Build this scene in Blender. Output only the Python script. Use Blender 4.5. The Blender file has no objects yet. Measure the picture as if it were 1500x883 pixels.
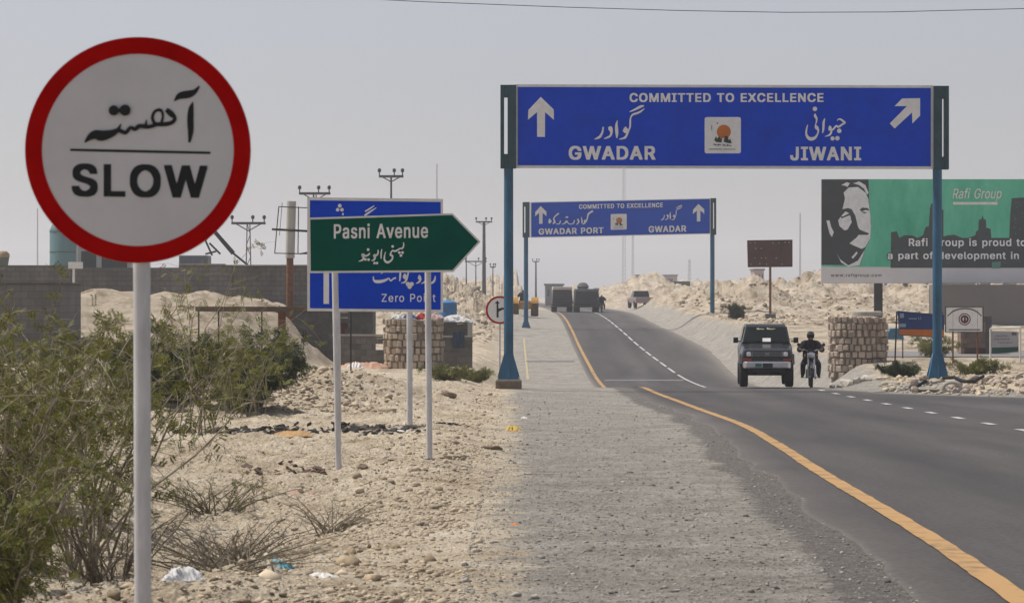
import bpy, bmesh, math, random
import numpy as np
from mathutils import Vector, Matrix
R = math.radians
S = bpy.context.scene
COL = S.collection

# ------------------------------------------------------------------ camera
F = 4167.0            # focal length in photo pixels (photo is 1500 x 883)
HZ = 430.0            # photo row of the level line
CZ = 3.0
cd = bpy.data.cameras.new('camera'); cam = bpy.data.objects.new('camera', cd); COL.objects.link(cam)
cam.location = (0, 0, CZ); cam.rotation_euler = (R(90), 0, 0)
cd.sensor_width = 36; cd.lens = F/1500*36
cd.shift_y = -(441.5-HZ)/1500
cd.clip_start = 0.5; cd.clip_end = 9000
cd.dof.use_dof = True; cd.dof.focus_distance = 62; cd.dof.aperture_fstop = 13
S.camera = cam

# ------------------------------------------------------------------ light
SUN_EL, SUN_AZ = 62, -70       # azimuth from +Y, negative towards -X
w = bpy.data.worlds.new('World'); S.world = w; w.use_nodes = True
nt = w.node_tree; nt.nodes.clear()
sky = nt.nodes.new('ShaderNodeTexSky'); sky.sky_type = 'NISHITA'; sky.sun_disc = False
sky.sun_elevation = R(SUN_EL); sky.sun_rotation = R(SUN_AZ); sky.air_density = 1.0; sky.dust_density = 1.2; sky.ozone_density = 1.0
hs = nt.nodes.new('ShaderNodeHueSaturation'); hs.inputs['Saturation'].default_value = 0.40; hs.inputs['Value'].default_value = 1.0
bg = nt.nodes.new('ShaderNodeBackground'); bg.inputs['Strength'].default_value = 0.094
out = nt.nodes.new('ShaderNodeOutputWorld')
tint = nt.nodes.new('ShaderNodeMix'); tint.data_type = 'RGBA'; tint.blend_type = 'MULTIPLY'; tint.inputs[0].default_value = 1.0; tint.inputs[7].default_value = (1.0, .985, 1.06, 1)
nt.links.new(sky.outputs[0], hs.inputs['Color']); nt.links.new(hs.outputs[0], tint.inputs[6]); nt.links.new(tint.outputs[2], bg.inputs[0]); nt.links.new(bg.outputs[0], out.inputs[0])
sd = bpy.data.lights.new('sun', 'SUN'); sd.energy = 4.5; sd.angle = R(0.6); sd.color = (1.0, 0.955, 0.88)
sun = bpy.data.objects.new('sun', sd); COL.objects.link(sun)
sv = Vector((math.sin(R(SUN_AZ))*math.cos(R(SUN_EL)), math.cos(R(SUN_AZ))*math.cos(R(SUN_EL)), math.sin(R(SUN_EL))))
sun.rotation_euler = sv.to_track_quat('Z', 'Y').to_euler(); sun.location = sv*200
S.view_settings.view_transform = 'Standard'; S.view_settings.look = 'None'
S.view_settings.exposure = 0.0; S.view_settings.gamma = 1.0; S.view_settings.use_curve_mapping = False

# ------------------------------------------------------------------ helpers
rng = random.Random(7)
NR = np.random.RandomState(11)

def mat(name, col, rough=0.75, metal=0.0, var=0.12, scale=3.0, col2=None, bump=0.0, bscale=40.0, spec=0.3, stretch=(1, 1, 1), island=0.0, thr=None, trans=0.0, courses=0.0):
    m = bpy.data.materials.new(name); m.use_nodes = True
    t = m.node_tree; N = t.nodes; L = t.links
    b = N['Principled BSDF']; b.inputs['Roughness'].default_value = rough; b.inputs['Metallic'].default_value = metal
    b.inputs['Specular IOR Level'].default_value = spec
    tc = N.new('ShaderNodeTexCoord'); mp = N.new('ShaderNodeMapping'); mp.inputs['Scale'].default_value = stretch
    L.new(tc.outputs['Object'], mp.inputs[0])
    nz = N.new('ShaderNodeTexNoise'); nz.inputs['Scale'].default_value = scale; nz.inputs['Detail'].default_value = 6; nz.inputs['Roughness'].default_value = 0.65
    L.new(mp.outputs[0], nz.inputs['Vector'])
    rp = N.new('ShaderNodeValToRGB')
    c = np.array(col); c2 = np.array(col2) if col2 is not None else c*(1+var)
    c1 = c if col2 is not None else c*(1-var)
    lo, hi = thr if thr else (0.32, 0.68)
    rp.color_ramp.elements[0].position = lo; rp.color_ramp.elements[1].position = hi
    rp.color_ramp.elements[0].color = (*c1, 1); rp.color_ramp.elements[1].color = (*c2, 1)
    L.new(nz.outputs[0], rp.inputs[0])
    src = rp.outputs[0]
    if courses:
        sx = N.new('ShaderNodeSeparateXYZ'); cx_ = N.new('ShaderNodeCombineXYZ'); L.new(tc.outputs['Object'], sx.inputs[0]); L.new(sx.outputs[0], cx_.inputs[0]); L.new(sx.outputs[2], cx_.inputs[1])
        bk = N.new('ShaderNodeTexBrick'); bk.inputs['Scale'].default_value = 1.0; bk.inputs['Brick Width'].default_value = .42; bk.inputs['Row Height'].default_value = .21; bk.inputs['Mortar Size'].default_value = .014; bk.inputs['Bias'].default_value = 0
        for nm, v_ in (('Color1', 1.08), ('Color2', .88), ('Mortar', 1-courses)): bk.inputs[nm].default_value = (v_, v_, v_, 1)
        L.new(cx_.outputs[0], bk.inputs['Vector'])
        mxb = N.new('ShaderNodeMix'); mxb.data_type = 'RGBA'; mxb.blend_type = 'MULTIPLY'; mxb.inputs[0].default_value = 1.0
        L.new(src, mxb.inputs[6]); L.new(bk.outputs[0], mxb.inputs[7]); src = mxb.outputs[2]
    if island:
        g = N.new('ShaderNodeNewGeometry'); mr = N.new('ShaderNodeMapRange')
        mr.inputs['To Min'].default_value = 1-island; mr.inputs['To Max'].default_value = 1+island
        L.new(g.outputs['Random Per Island'], mr.inputs[0])
        mx = N.new('ShaderNodeVectorMath'); mx.operation = 'SCALE'
        L.new(src, mx.inputs[0]); L.new(mr.outputs[0], mx.inputs['Scale']); src = mx.outputs[0]
    L.new(src, b.inputs['Base Color'])
    if bump:
        n2 = N.new('ShaderNodeTexNoise'); n2.inputs['Scale'].default_value = bscale; n2.inputs['Detail'].default_value = 5
        L.new(mp.outputs[0], n2.inputs['Vector'])
        bp = N.new('ShaderNodeBump'); bp.inputs['Strength'].default_value = bump; bp.inputs['Distance'].default_value = 0.02
        L.new(n2.outputs[0], bp.inputs['Height']); L.new(bp.outputs[0], b.inputs['Normal'])
    if trans:
        tr = N.new('ShaderNodeBsdfTranslucent'); L.new(src, tr.inputs[0])
        ms = N.new('ShaderNodeMixShader'); ms.inputs[0].default_value = trans
        L.new(b.outputs[0], ms.inputs[1]); L.new(tr.outputs[0], ms.inputs[2]); L.new(ms.outputs[0], N['Material Output'].inputs[0])
    return m

class MB:
    def __init__(s): s.v = []; s.f = []
    def add(s, vs, fs):
        n = len(s.v); s.v += [tuple(p) for p in vs]; s.f += [tuple(i+n for i in f) for f in fs]; return s
    def hexa(s, p):     # 4 bottom ccw, 4 top ccw
        return s.add(p, [(0,3,2,1),(4,5,6,7),(0,1,5,4),(1,2,6,5),(2,3,7,6),(3,0,4,7)])
    def box(s, c, d, rz=0.0, ry=0.0, rx=0.0):
        x, y, z = d[0]/2, d[1]/2, d[2]/2
        M = Matrix.Rotation(rz, 3, 'Z') @ Matrix.Rotation(ry, 3, 'Y') @ Matrix.Rotation(rx, 3, 'X')
        pts = [Vector(c) + M @ Vector(q) for q in ((-x,-y,-z),(x,-y,-z),(x,y,-z),(-x,y,-z),(-x,-y,z),(x,-y,z),(x,y,z),(-x,y,z))]
        return s.hexa(pts)
    def bx(s, x0, x1, y0, y1, z0, z1):
        return s.box(((x0+x1)/2, (y0+y1)/2, (z0+z1)/2), (x1-x0, y1-y0, z1-z0))
    def path(s, pts, rad, n=8, cap=True):
        pts = [Vector(p) for p in pts]
        if not hasattr(rad, '__len__'): rad = [rad]*len(pts)
        vs = []; fs = []
        up = None
        for i, p in enumerate(pts):
            t = (pts[min(i+1, len(pts)-1)] - pts[max(i-1, 0)])
            t = t.normalized() if t.length > 1e-9 else Vector((0, 0, 1))
            if up is None:
                up = Vector((0, 0, 1)) if abs(t.z) < 0.9 else Vector((1, 0, 0))
            a = t.cross(up); a = a.normalized() if a.length > 1e-6 else t.orthogonal().normalized()
            b = a.cross(t).normalized(); up = b
            for k in range(n):
                an = 2*math.pi*k/n
                vs.append(p + (a*math.cos(an) + b*math.sin(an))*rad[i])
        for i in range(len(pts)-1):
            for k in range(n):
                k2 = (k+1) % n
                fs.append((i*n+k, i*n+k2, (i+1)*n+k2, (i+1)*n+k))
        if cap:
            fs.append(tuple(range(n))[::-1]); fs.append(tuple((len(pts)-1)*n+k for k in range(n)))
        return s.add(vs, fs)
    def tube(s, a, b, r0, r1=None, n=8): return s.path([a, b], [r0, r0 if r1 is None else r1], n)
    def lathe(s, prof, c=(0, 0, 0), n=24, axis='Z'):
        vs = []; fs = []
        for (r, h) in prof:
            for k in range(n):
                an = 2*math.pi*k/n; a, b = r*math.cos(an), r*math.sin(an)
                q = {'Z': (a, b, h), 'X': (h, a, b), 'Y': (a, h, b)}[axis]
                vs.append((c[0]+q[0], c[1]+q[1], c[2]+q[2]))
        for i in range(len(prof)-1):
            for k in range(n):
                k2 = (k+1) % n
                fs.append((i*n+k, i*n+k2, (i+1)*n+k2, (i+1)*n+k))
        fs.append(tuple(range(n))[::-1]); fs.append(tuple((len(prof)-1)*n+k for k in range(n)))
        return s.add(vs, fs)
    def prism(s, poly, y0, y1):       # poly in (x, z), extruded along y
        n = len(poly)
        vs = [(x, y0, z) for x, z in poly] + [(x, y1, z) for x, z in poly]
        fs = [tuple(range(n)), tuple(range(2*n-1, n-1, -1))] + [(i, i+n, (i+1) % n+n, (i+1) % n) for i in range(n)]
        return s.add(vs, fs)
    def build(s, name, m, parent=None, smooth=False, bevel=0.0, loc=None, fix=True):
        me = bpy.data.meshes.new(name); me.from_pydata(s.v, [], s.f)
        if fix:
            bm = bmesh.new(); bm.from_mesh(me); bmesh.ops.recalc_face_normals(bm, faces=bm.faces); bm.to_mesh(me); bm.free()
        return link(name, me, m, parent, smooth, bevel, loc)

def link(name, me, m, parent=None, smooth=False, bevel=0.0, loc=None):
    for mm in (m if isinstance(m, (list, tuple)) else [m]): me.materials.append(mm)
    if smooth:
        me.polygons.foreach_set('use_smooth', [True]*len(me.polygons))
        try: me.set_sharp_from_angle(angle=R(45))
        except Exception: pass
    o = bpy.data.objects.new(name, me); COL.objects.link(o)
    if parent is not None: o.parent = parent
    if loc is not None: o.location = loc
    if bevel:
        b = o.modifiers.new('bevel', 'BEVEL'); b.width = bevel; b.segments = 2; b.limit_method = 'ANGLE'; b.angle_limit = R(40)
    return o

def tag(o, label=None, cat=None, group=None, kind=None):
    if label: o['label'] = label
    if cat: o['category'] = cat
    if group: o['group'] = group
    if kind: o['kind'] = kind
    return o
def thing(name, label, cat, loc=(0, 0, 0), rz=0.0, group=None):
    o = bpy.data.objects.new(name, None); COL.objects.link(o); o.empty_display_size = 0.2
    o.location = loc; o.rotation_euler = (0, 0, rz)
    return tag(o, label, cat, group)
def copy_tree(o, parent=None):
    c = o.copy(); COL.objects.link(c)
    if parent is not None: c.parent = parent
    for ch in list(o.children): copy_tree(ch, c)
    return c
def P(px, py, Y): return Vector(((px-750)*Y/F, Y, CZ-(py-HZ)*Y/F))
def PX(px, Y): return (px-750)*Y/F
def PZ(py, Y): return CZ-(py-HZ)*Y/F

# ---- vectorised value noise
_perm = np.random.RandomState(3).rand(256, 256)
def vnoise(x, y):
    xi = np.floor(x).astype(int); yi = np.floor(y).astype(int); fx = x-xi; fy = y-yi
    fx = fx*fx*(3-2*fx); fy = fy*fy*(3-2*fy)
    a = _perm[xi & 255, yi & 255]; b = _perm[(xi+1) & 255, yi & 255]; c = _perm[xi & 255, (yi+1) & 255]; d = _perm[(xi+1) & 255, (yi+1) & 255]
    return (a*(1-fx)+b*fx)*(1-fy)+(c*(1-fx)+d*fx)*fy - 0.5
def fbm(x, y, sc, oct=4, g=0.5):
    x = np.asarray(x, float)/sc; y = np.asarray(y, float)/sc; r = 0; a = 1.0
    for i in range(oct):
        r = r + a*vnoise(x+i*17.3, y+i*9.1); x = x*2.03; y = y*2.03; a *= g
    return r
def sstep(a, b, x):
    t = np.clip((np.asarray(x, float)-a)/(b-a), 0, 1); return t*t*(3-2*t)

# ------------------------------------------------------------------ terrain heights (drop below the eye level, by distance)
def curve(pts):
    ys = np.array([p[0] for p in pts], float); ds = np.array([p[1] for p in pts], float)
    m = np.gradient(ds, ys)
    def f(Y):
        Y = np.asarray(Y, float); i = np.clip(np.searchsorted(ys, Y)-1, 0, len(ys)-2)
        h = ys[i+1]-ys[i]; t = np.clip((Y-ys[i])/h, 0, 1)
        return (2*t**3-3*t**2+1)*ds[i]+(t**3-2*t**2+t)*h*m[i]+(-2*t**3+3*t**2)*ds[i+1]+(t**3-t**2)*h*m[i+1]
    return f
d_road = curve([(-20,1.35),(0,1.40),(16,1.70),(32,2.01),(49,2.33),(70,2.66),(80,2.80),(87,2.88),(95,3.15),(105,3.6),(118,4.02),(131,4.05),(150,3.65),(167,3.2),(192,2.38),(208,1.98),(225,1.76),(260,1.68),(400,1.9),(800,3.0),(3000,5.0),(4200,6)])
d_left = curve([(-20,1.5),(0,1.55),(16,1.78),(32,2.03),(49,2.33),(70,2.52),(83,2.58),(105,2.74),(130,3.1),(150,3.1),(175,2.6),(192,2.3),(220,1.9),(260,1.5),(400,1.5),(800,3.0),(3000,5.0),(4200,6)])
d_right = curve([(-20,1.6),(0,1.6),(40,2.3),(70,2.6),(82,2.72),(88,2.72),(100,2.55),(115,2.48),(140,2.35),(170,1.75),(200,1.5),(260,1.2),(400,1.5),(800,3.0),(3000,5.0),(4200,6)])
# yellow edge line and centre line, lateral position by distance
yel = curve([(0,2.1),(14,2.72),(20,3.02),(32,3.46),(41,3.83),(49,4.1),(64,4.12),(86,4.02),(110,4.0),(131,4.0),(167,4.0),(208,4.0),(260,4.1),(800,4.3),(4200,4.3)])
cen = curve([(0,8.0),(40,8.5),(50,8.66),(70,8.9),(86,9.05),(110,8.75),(131,8.2),(163,7.65),(208,7.1),(260,7.3),(800,8),(4200,8)])
redge = curve([(0,17.5),(60,17),(70,16.5),(75,13.6),(78,11.7),(81,10.5),(84,9.85),(88,9.7),(93,10.0),(100,10.6),(140,10.9),(167,11.4),(200,10.2),(260,10.6),(800,11.5),(4200,11.5)])
def ledge(Y):
    Y = np.asarray(Y, float)
    far = sstep(95, 115, Y)
    return (yel(Y) - 0.68 + 0.22*fbm(Y, Y*0+3, 3.4, 3, 0.5)*(1-far))*(1-far) + (yel(Y)-0.35)*far

# mounds: (px, Y, top row of photo, half width in m, half depth in m, roughness)
MOUNDS = [
    (430, 62, 551, 2.1, 3.0, .5), (345, 60, 562, 1.6, 3.0, .4), (530, 66, 553, 1.3, 3.0, .4),
    (742, 82.8, 557, 1.1, 2.4, .1), (1368, 82.6, 557, 1.5, 2.3, .12), (1245, 88.0, 541, .85, 1.2, .25),
    (1330, 84, 566, 1.2, 1.6, .3), (1450, 81.5, 561, 2.0, 2.2, .5), (1500, 81, 558, 1.6, 2.2, .4),
    # excavated hills on the right
    (1090, 225, 408, 4.5, 9, .9), (1165, 235, 404, 6, 10, .9), (1230, 240, 402, 7, 10, .9), (1040, 250, 412, 5, 9, .8), (1320, 230, 412, 8, 10, .8), (1420, 250, 408, 8, 10, .8),
    (1000, 300, 415, 7, 12, .8), (1060, 205, 432, 3.5, 6, .6), (1010, 215, 436, 3, 6, .6), (1130, 195, 436, 4, 5, .5), (1250, 200, 430, 6, 6, .6),
    (965, 430, 403, 14, 30, .8), (930, 560, 409, 16, 30, .6), (1010, 600, 404, 20, 30, .6), (1080, 700, 399, 26, 40, .5),
    # left, beyond the round pillar
    (660, 190, 452, 3.0, 8, .6), (690, 215, 444, 3.0, 8, .6), (670, 230, 425, 3.5, 9, .8), (640, 250, 415, 5, 10, .8), (725, 270, 440, 3.5, 8, .6),
    (745, 360, 412, 7, 16, .7), (800, 420, 404, 7, 20, .6), (700, 480, 402, 12, 20, .6), (760, 640, 400, 18, 40, .5), (560, 420, 405, 25, 30, .6), (850, 700, 420, 10, 40, .5),
]
def ground_z(X, Y, detail=True):
    X = np.asarray(X, float); Y = np.asarray(Y, float)
    le = yel(Y)-0.7; re = redge(Y)
    dl, dr, dd = d_left(Y), d_right(Y), d_road(Y)
    shl = -0.3 + 0.25*fbm(Y, Y*0, 6, 3)
    tl = sstep(-1.6, 0.25, X-shl+0.1)*1.0          # 0 left land, 1 road level
    tr = sstep(0.2, 2.2, X-re)
    d = dl*(1-tl)+dd*tl
    d = d*(1-tr)+dr*tr
    z = CZ-d
    off = np.maximum(1-tl, tr)                     # how far off the made road
    # windrow along the shoulder
    z = z + 0.14*np.exp(-((X+0.95)/0.55)**2)*sstep(24, 30, Y)*(1-sstep(40, 55, Y))*(1+0.9*fbm(X, Y, 2.5, 3))
    z = z + 0.20*np.exp(-((X+1.75)/0.75)**2-((Y-15.6)/1.7)**2)*(1+0.5*fbm(X, Y, .7, 3))
    z = z - 0.34*np.exp(-((X+2.7)/1.0)**2-((Y-22)/4.0)**2)
    # sand bank on the left
    bank = sstep(-6.8, -10.3, X + 1.6*fbm(X, Y, 4, 4))*sstep(72, 108, Y+3*fbm(X, Y, 6, 2))*(1-sstep(135, 170, Y))
    z = z + bank*2.62*(1+0.25*fbm(X, Y, 3, 5, .62))
    H = np.zeros_like(z); offm = 1-sstep(le-2.6, le-1.2, X)*(1-tr)
    for (px, my, row, hw, hd, ro) in MOUNDS:
        if my > 180: row = row+(10 if px > 880 else 4)
        mx = PX(px, my)
        base = CZ-float(d_left(my) if mx < 1.5 else (d_right(my) if mx > redge(my)-.5 else d_road(my)))
        A = PZ(row, my)-base
        q = ((X-mx)/hw)**2+((Y-my)/hd)**2
        sel = q < 9
        if not np.any(sel): continue
        n = 1+ro*fbm(X, Y, max(hw*0.6, .5), 5, 0.6)
        if my > 180: n = n + .75*ro*(.22-np.abs(fbm(X+9, Y*.7, max(hw*.30, .5), 6, 0.66)))
        H = np.maximum(H, np.where(sel, A*np.exp(-q*0.9)*n, 0)*offm)
    z = z + H
    flat = sstep(10.6, 12.4, X)*sstep(108.5, 111.5, Y)*(1-sstep(120.5, 123.5, Y)); off = off*(1-.97*flat)
    if detail:
        amp = off*(0.05+0.10*sstep(30, 140, Y)+0.55*sstep(180, 260, Y)*sstep(4, 12, np.abs(X-6)))
        z = z + off*.45*sstep(185, 215, Y)*sstep(4, 9, np.abs(X-6))*(1-sstep(500, 700, Y))*(.3-np.abs(fbm(X+5, Y*.6, 3.2, 5, .68)))*1.6
        z = z + amp*fbm(X, Y, 1.6+4*sstep(150, 250, Y), 5, 0.58)
        z = z + off*0.15*(1-sstep(60, 110, Y))*np.abs(fbm(X+31, Y, 0.6, 5, 0.65))
        z = z + 0.014*(1-sstep(30, 60, Y))*fbm(X, Y, .25, 3, 0.6)*(1-sstep(le-.9, le-.3, X))
    # sink under the asphalt
    on = sstep(le+.22, le+.6, X)*(1-sstep(re-.4, re+.3, X))
    z = z - 0.05*on
    return z
def gz(x, y): return float(ground_z(np.array([x]), np.array([y]))[0])
def G(px, Y, dz=0.0):
    x = PX(px, Y); return Vector((x, Y, gz(x, Y)+dz))

def geo(a, b, s0, g):
    r = []; x = a; s = s0
    while x < b: r.append(x); x += s; s *= g
    r.append(b); return r
xs = [-v for v in geo(5.0, 1500, 0.09, 1.045)][::-1] + list(np.arange(-4.96, 0.4, 0.045)) + list(np.arange(0.4, 5.0, 0.10)) + list(np.arange(5.0, 18.0, 0.14)) + list(np.arange(18.0, 42, .28)) + geo(42.0, 1500, 0.4, 1.07)
ys = []; y = -15.0
while y < 3400:
    ys.append(y)
    if y < 9: y += 0.6
    elif y < 90: y += max(0.05, y*y/16000)
    elif y < 320: y += 0.55 if y < 140 else 0.9
    else: y *= 1.035
xs = np.array(xs); ys = np.array(ys)
GX, GY = np.meshgrid(xs, ys)
GZ = ground_z(GX.ravel(), GY.ravel()).reshape(GX.shape)
def grid_mesh(name, X, Y, Z):
    nr, nc = X.shape
    co = np.stack([X, Y, Z], -1).reshape(-1, 3).astype(np.float32)
    i = np.arange((nr-1)*(nc-1)); r = i//(nc-1); c = i % (nc-1); a = r*nc+c
    q = np.stack([a, a+1, a+1+nc, a+nc], -1).ravel().astype(np.int32)
    me = bpy.data.meshes.new(name); me.vertices.add(nr*nc); me.vertices.foreach_set('co', co.ravel())
    me.loops.add(len(q)); me.loops.foreach_set('vertex_index', q)
    me.polygons.add(len(q)//4); me.polygons.foreach_set('loop_start', np.arange(0, len(q), 4, dtype=np.int32))
    me.update(calc_edges=True); me.validate()
    me.polygons.foreach_set('use_smooth', [True]*len(me.polygons))
    return me

def ground_material():
    m = bpy.data.materials.new('dry_ground'); m.use_nodes = True
    t = m.node_tree; N = t.nodes; L = t.links; b = N['Principled BSDF']
    b.inputs['Roughness'].default_value = 0.95; b.inputs['Specular IOR Level'].default_value = 0.15
    g = N.new('ShaderNodeNewGeometry')
    def noise(sc, det=6, ro=0.6):
        n = N.new('ShaderNodeTexNoise'); n.inputs['Scale'].default_value = sc; n.inputs['Detail'].default_value = det; n.inputs['Roughness'].default_value = ro
        L.new(g.outputs['Position'], n.inputs['Vector']); return n.outputs[0]
    def ramp(src, stops):
        r = N.new('ShaderNodeValToRGB')
        while len(r.color_ramp.elements) < len(stops): r.color_ramp.elements.new(0.5)
        for e, (p, c) in zip(r.color_ramp.elements, stops): e.position = p; e.color = (*c, 1)
        L.new(src, r.inputs[0]); return r.outputs[0]
    def mix(f, a, c, mode='MIX'):
        x = N.new('ShaderNodeMix'); x.data_type = 'RGBA'; x.blend_type = mode
        if isinstance(f, float): x.inputs[0].default_value = f
        else: L.new(f, x.inputs[0])
        L.new(a, x.inputs[6]); L.new(c, x.inputs[7]); return x.outputs[2]
    dirt = ramp(noise(0.9, 8, .68), [(.3, (.30, .222, .14)), (.42, (.54, .445, .32)), (.56, (.66, .565, .43)), (.72, (.74, .665, .54))])
    speck = ramp(noise(26, 4, .7), [(.33, (.5, .47, .44)), (.5, (1, 1, 1)), (.72, (1.25, 1.22, 1.18))])
    dirt = mix(1.0, dirt, speck, 'MULTIPLY')
    grav = ramp(noise(1.3, 8, .6), [(.3, (.265, .243, .21)), (.5, (.345, .32, .282)), (.7, (.41, .385, .343))])
    mpv = N.new('ShaderNodeMapping'); mpv.inputs['Scale'].default_value = (1, .3, 1); L.new(g.outputs['Position'], mpv.inputs[0])
    vo = N.new('ShaderNodeTexVoronoi'); vo.inputs['Scale'].default_value = 30; L.new(mpv.outputs[0], vo.inputs['Vector'])
    sep = N.new('ShaderNodeSeparateColor'); L.new(vo.outputs['Color'], sep.inputs[0])
    gs = ramp(sep.outputs[0], [(.0, (.62, .61, .60)), (.25, (.98, .98, .98)), (.8, (1.04, 1.03, 1.02)), (1.0, (1.25, 1.23, 1.2))])
    grav = mix(1.0, grav, gs, 'MULTIPLY')
    sand = ramp(noise(0.35, 9, .7), [(.30, (.20, .15, .105)), (.41, (.36, .29, .21)), (.52, (.49, .415, .315)), (.70, (.60, .53, .43))])
    mps = N.new('ShaderNodeMapping'); mps.inputs['Scale'].default_value = (1.6, .5, .35); L.new(g.outputs['Position'], mps.inputs[0])
    ns = N.new('ShaderNodeTexNoise'); ns.inputs['Scale'].default_value = .8; ns.inputs['Detail'].default_value = 8; ns.inputs['Roughness'].default_value = .7; L.new(mps.outputs[0], ns.inputs['Vector'])
    sand = mix(1.0, sand, ramp(ns.outputs[0], [(.36, (.58, .54, .50)), (.52, (1, 1, 1)), (.7, (1.08, 1.06, 1.04))]), 'MULTIPLY')
    at = N.new('ShaderNodeAttribute'); at.attribute_name = 'zone'
    sp = N.new('ShaderNodeSeparateColor'); L.new(at.outputs['Color'], sp.inputs[0])
    def edge(fac, amt, sc):
        ad = N.new('ShaderNodeMath'); ad.operation = 'MULTIPLY_ADD'; L.new(noise(sc, 8, .75), ad.inputs[0]); ad.inputs[1].default_value = amt; ad.inputs[2].default_value = -amt/2
        a2 = N.new('ShaderNodeMath'); a2.operation = 'ADD'; L.new(fac, a2.inputs[0]); L.new(ad.outputs[0], a2.inputs[1])
        mr = N.new('ShaderNodeMapRange'); mr.interpolation_type = 'SMOOTHSTEP'; mr.inputs[1].default_value = .38; mr.inputs[2].default_value = .62; L.new(a2.outputs[0], mr.inputs[0]); return mr.outputs[0]
    c = mix(edge(sp.outputs[1], 1.0, 1.2), dirt, sand)
    c = mix(edge(sp.outputs[0], 1.3, 2.2), c, grav)
    darkgr = ramp(noise(18, 5, .7), [(.35, (.11, .10, .09)), (.65, (.27, .25, .225))])
    c = mix(edge(sp.outputs[2], 1.5, 5.0), c, darkgr)
    L.new(c, b.inputs['Base Color'])
    bp = N.new('ShaderNodeBump'); bp.inputs['Strength'].default_value = 0.9; bp.inputs['Distance'].default_value = 0.06
    n1 = noise(16, 8, .72); L.new(n1, bp.inputs['Height'])
    bp3 = N.new('ShaderNodeBump'); bp3.inputs['Strength'].default_value = .8; bp3.inputs['Distance'].default_value = .35; L.new(noise(1.1, 9, .7), bp3.inputs['Height'])
    bp2 = N.new('ShaderNodeBump'); bp2.inputs['Strength'].default_value = 0.5; bp2.inputs['Distance'].default_value = 0.02
    L.new(vo.outputs['Distance'], bp2.inputs['Height']); L.new(bp3.outputs[0], bp.inputs['Normal']); L.new(bp.outputs[0], bp2.inputs['Normal'])
    L.new(bp2.outputs[0], b.inputs['Normal'])
    return m
gme = grid_mesh('ground', GX, GY, GZ)
X_, Y_ = GX.ravel(), GY.ravel()
shl = -0.3 + 0.25*fbm(Y_, Y_*0, 6, 3)
far = sstep(150, 240, Y_)
zr = sstep(-0.75, 1.35, X_-shl)*(1-sstep(0.3, 3.5, X_-redge(Y_)))*(1-0.55*sstep(190, 330, Y_))
bank = sstep(-6.0, -9.0, X_)*sstep(66, 95, Y_)
zg = np.clip(bank + sstep(50, 62, Y_)*(X_ < 1)*0.45 + sstep(86, 100, Y_)*(X_ > 9)*.75 + far*.5, 0, 1)
le_ = ledge(Y_)
zb = np.exp(-((X_-(le_-0.05))/0.42)**2)*(1-sstep(85, 100, Y_))*0.9
ca = gme.color_attributes.new('zone', 'FLOAT_COLOR', 'POINT')
ca.data.foreach_set('color', np.stack([zr, zg, zb, np.ones_like(zr)], -1).astype(np.float32).ravel())
ground = link('ground', gme, ground_material()); tag(ground, kind='structure')

# ------------------------------------------------------------------ road
def road_z(Y, lift=0.0): return CZ-d_road(Y)+lift
def ribbon(name, fl, fr, y0, y1, lift, m, ncol=6, step=None, kind='structure', feather=False):
    yy = []; y = y0
    while y < y1:
        yy.append(y); y += (max(.10, y*y/16000) if step is None else step) if y < 100 else (0.9 if y < 300 else y*.03)
    yy.append(y1); yy = np.array(yy)
    l, r = fl(yy), fr(yy)
    t = np.linspace(0, 1, ncol)[None, :]
    X = l[:, None]*(1-t)+r[:, None]*t; Y = np.repeat(yy[:, None], ncol, 1); Z = np.repeat(road_z(yy, lift)[:, None], ncol, 1)
    if feather: X[:, 1] = X[:, 0]+.12; X[:, 0] -= .06; Z[:, 0] -= .016; X[:, -2] = X[:, -1]-.12; Z[:, -1] -= .04
    me = grid_mesh(name, X, Y, Z)
    if feather:
        dl_ = np.minimum(X-l[:, None], 9); dr_ = r[:, None]-X
        du = np.clip(np.exp(-np.maximum(dl_, 0)/.09)*.75+np.exp(-np.maximum(dr_, 0)/.5), 0, 1)
        wp = np.exp(-((X-yel(yy)[:, None]-1.35)/.33)**2)+np.exp(-((X-yel(yy)[:, None]-3.1)/.33)**2)
        c = me.color_attributes.new('wear', 'FLOAT_COLOR', 'POINT'); c.data.foreach_set('color', np.stack([du, wp, du*0, du*0+1], -1).astype(np.float32).ravel())
    return tag(link(name, me, m), kind=kind)
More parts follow.
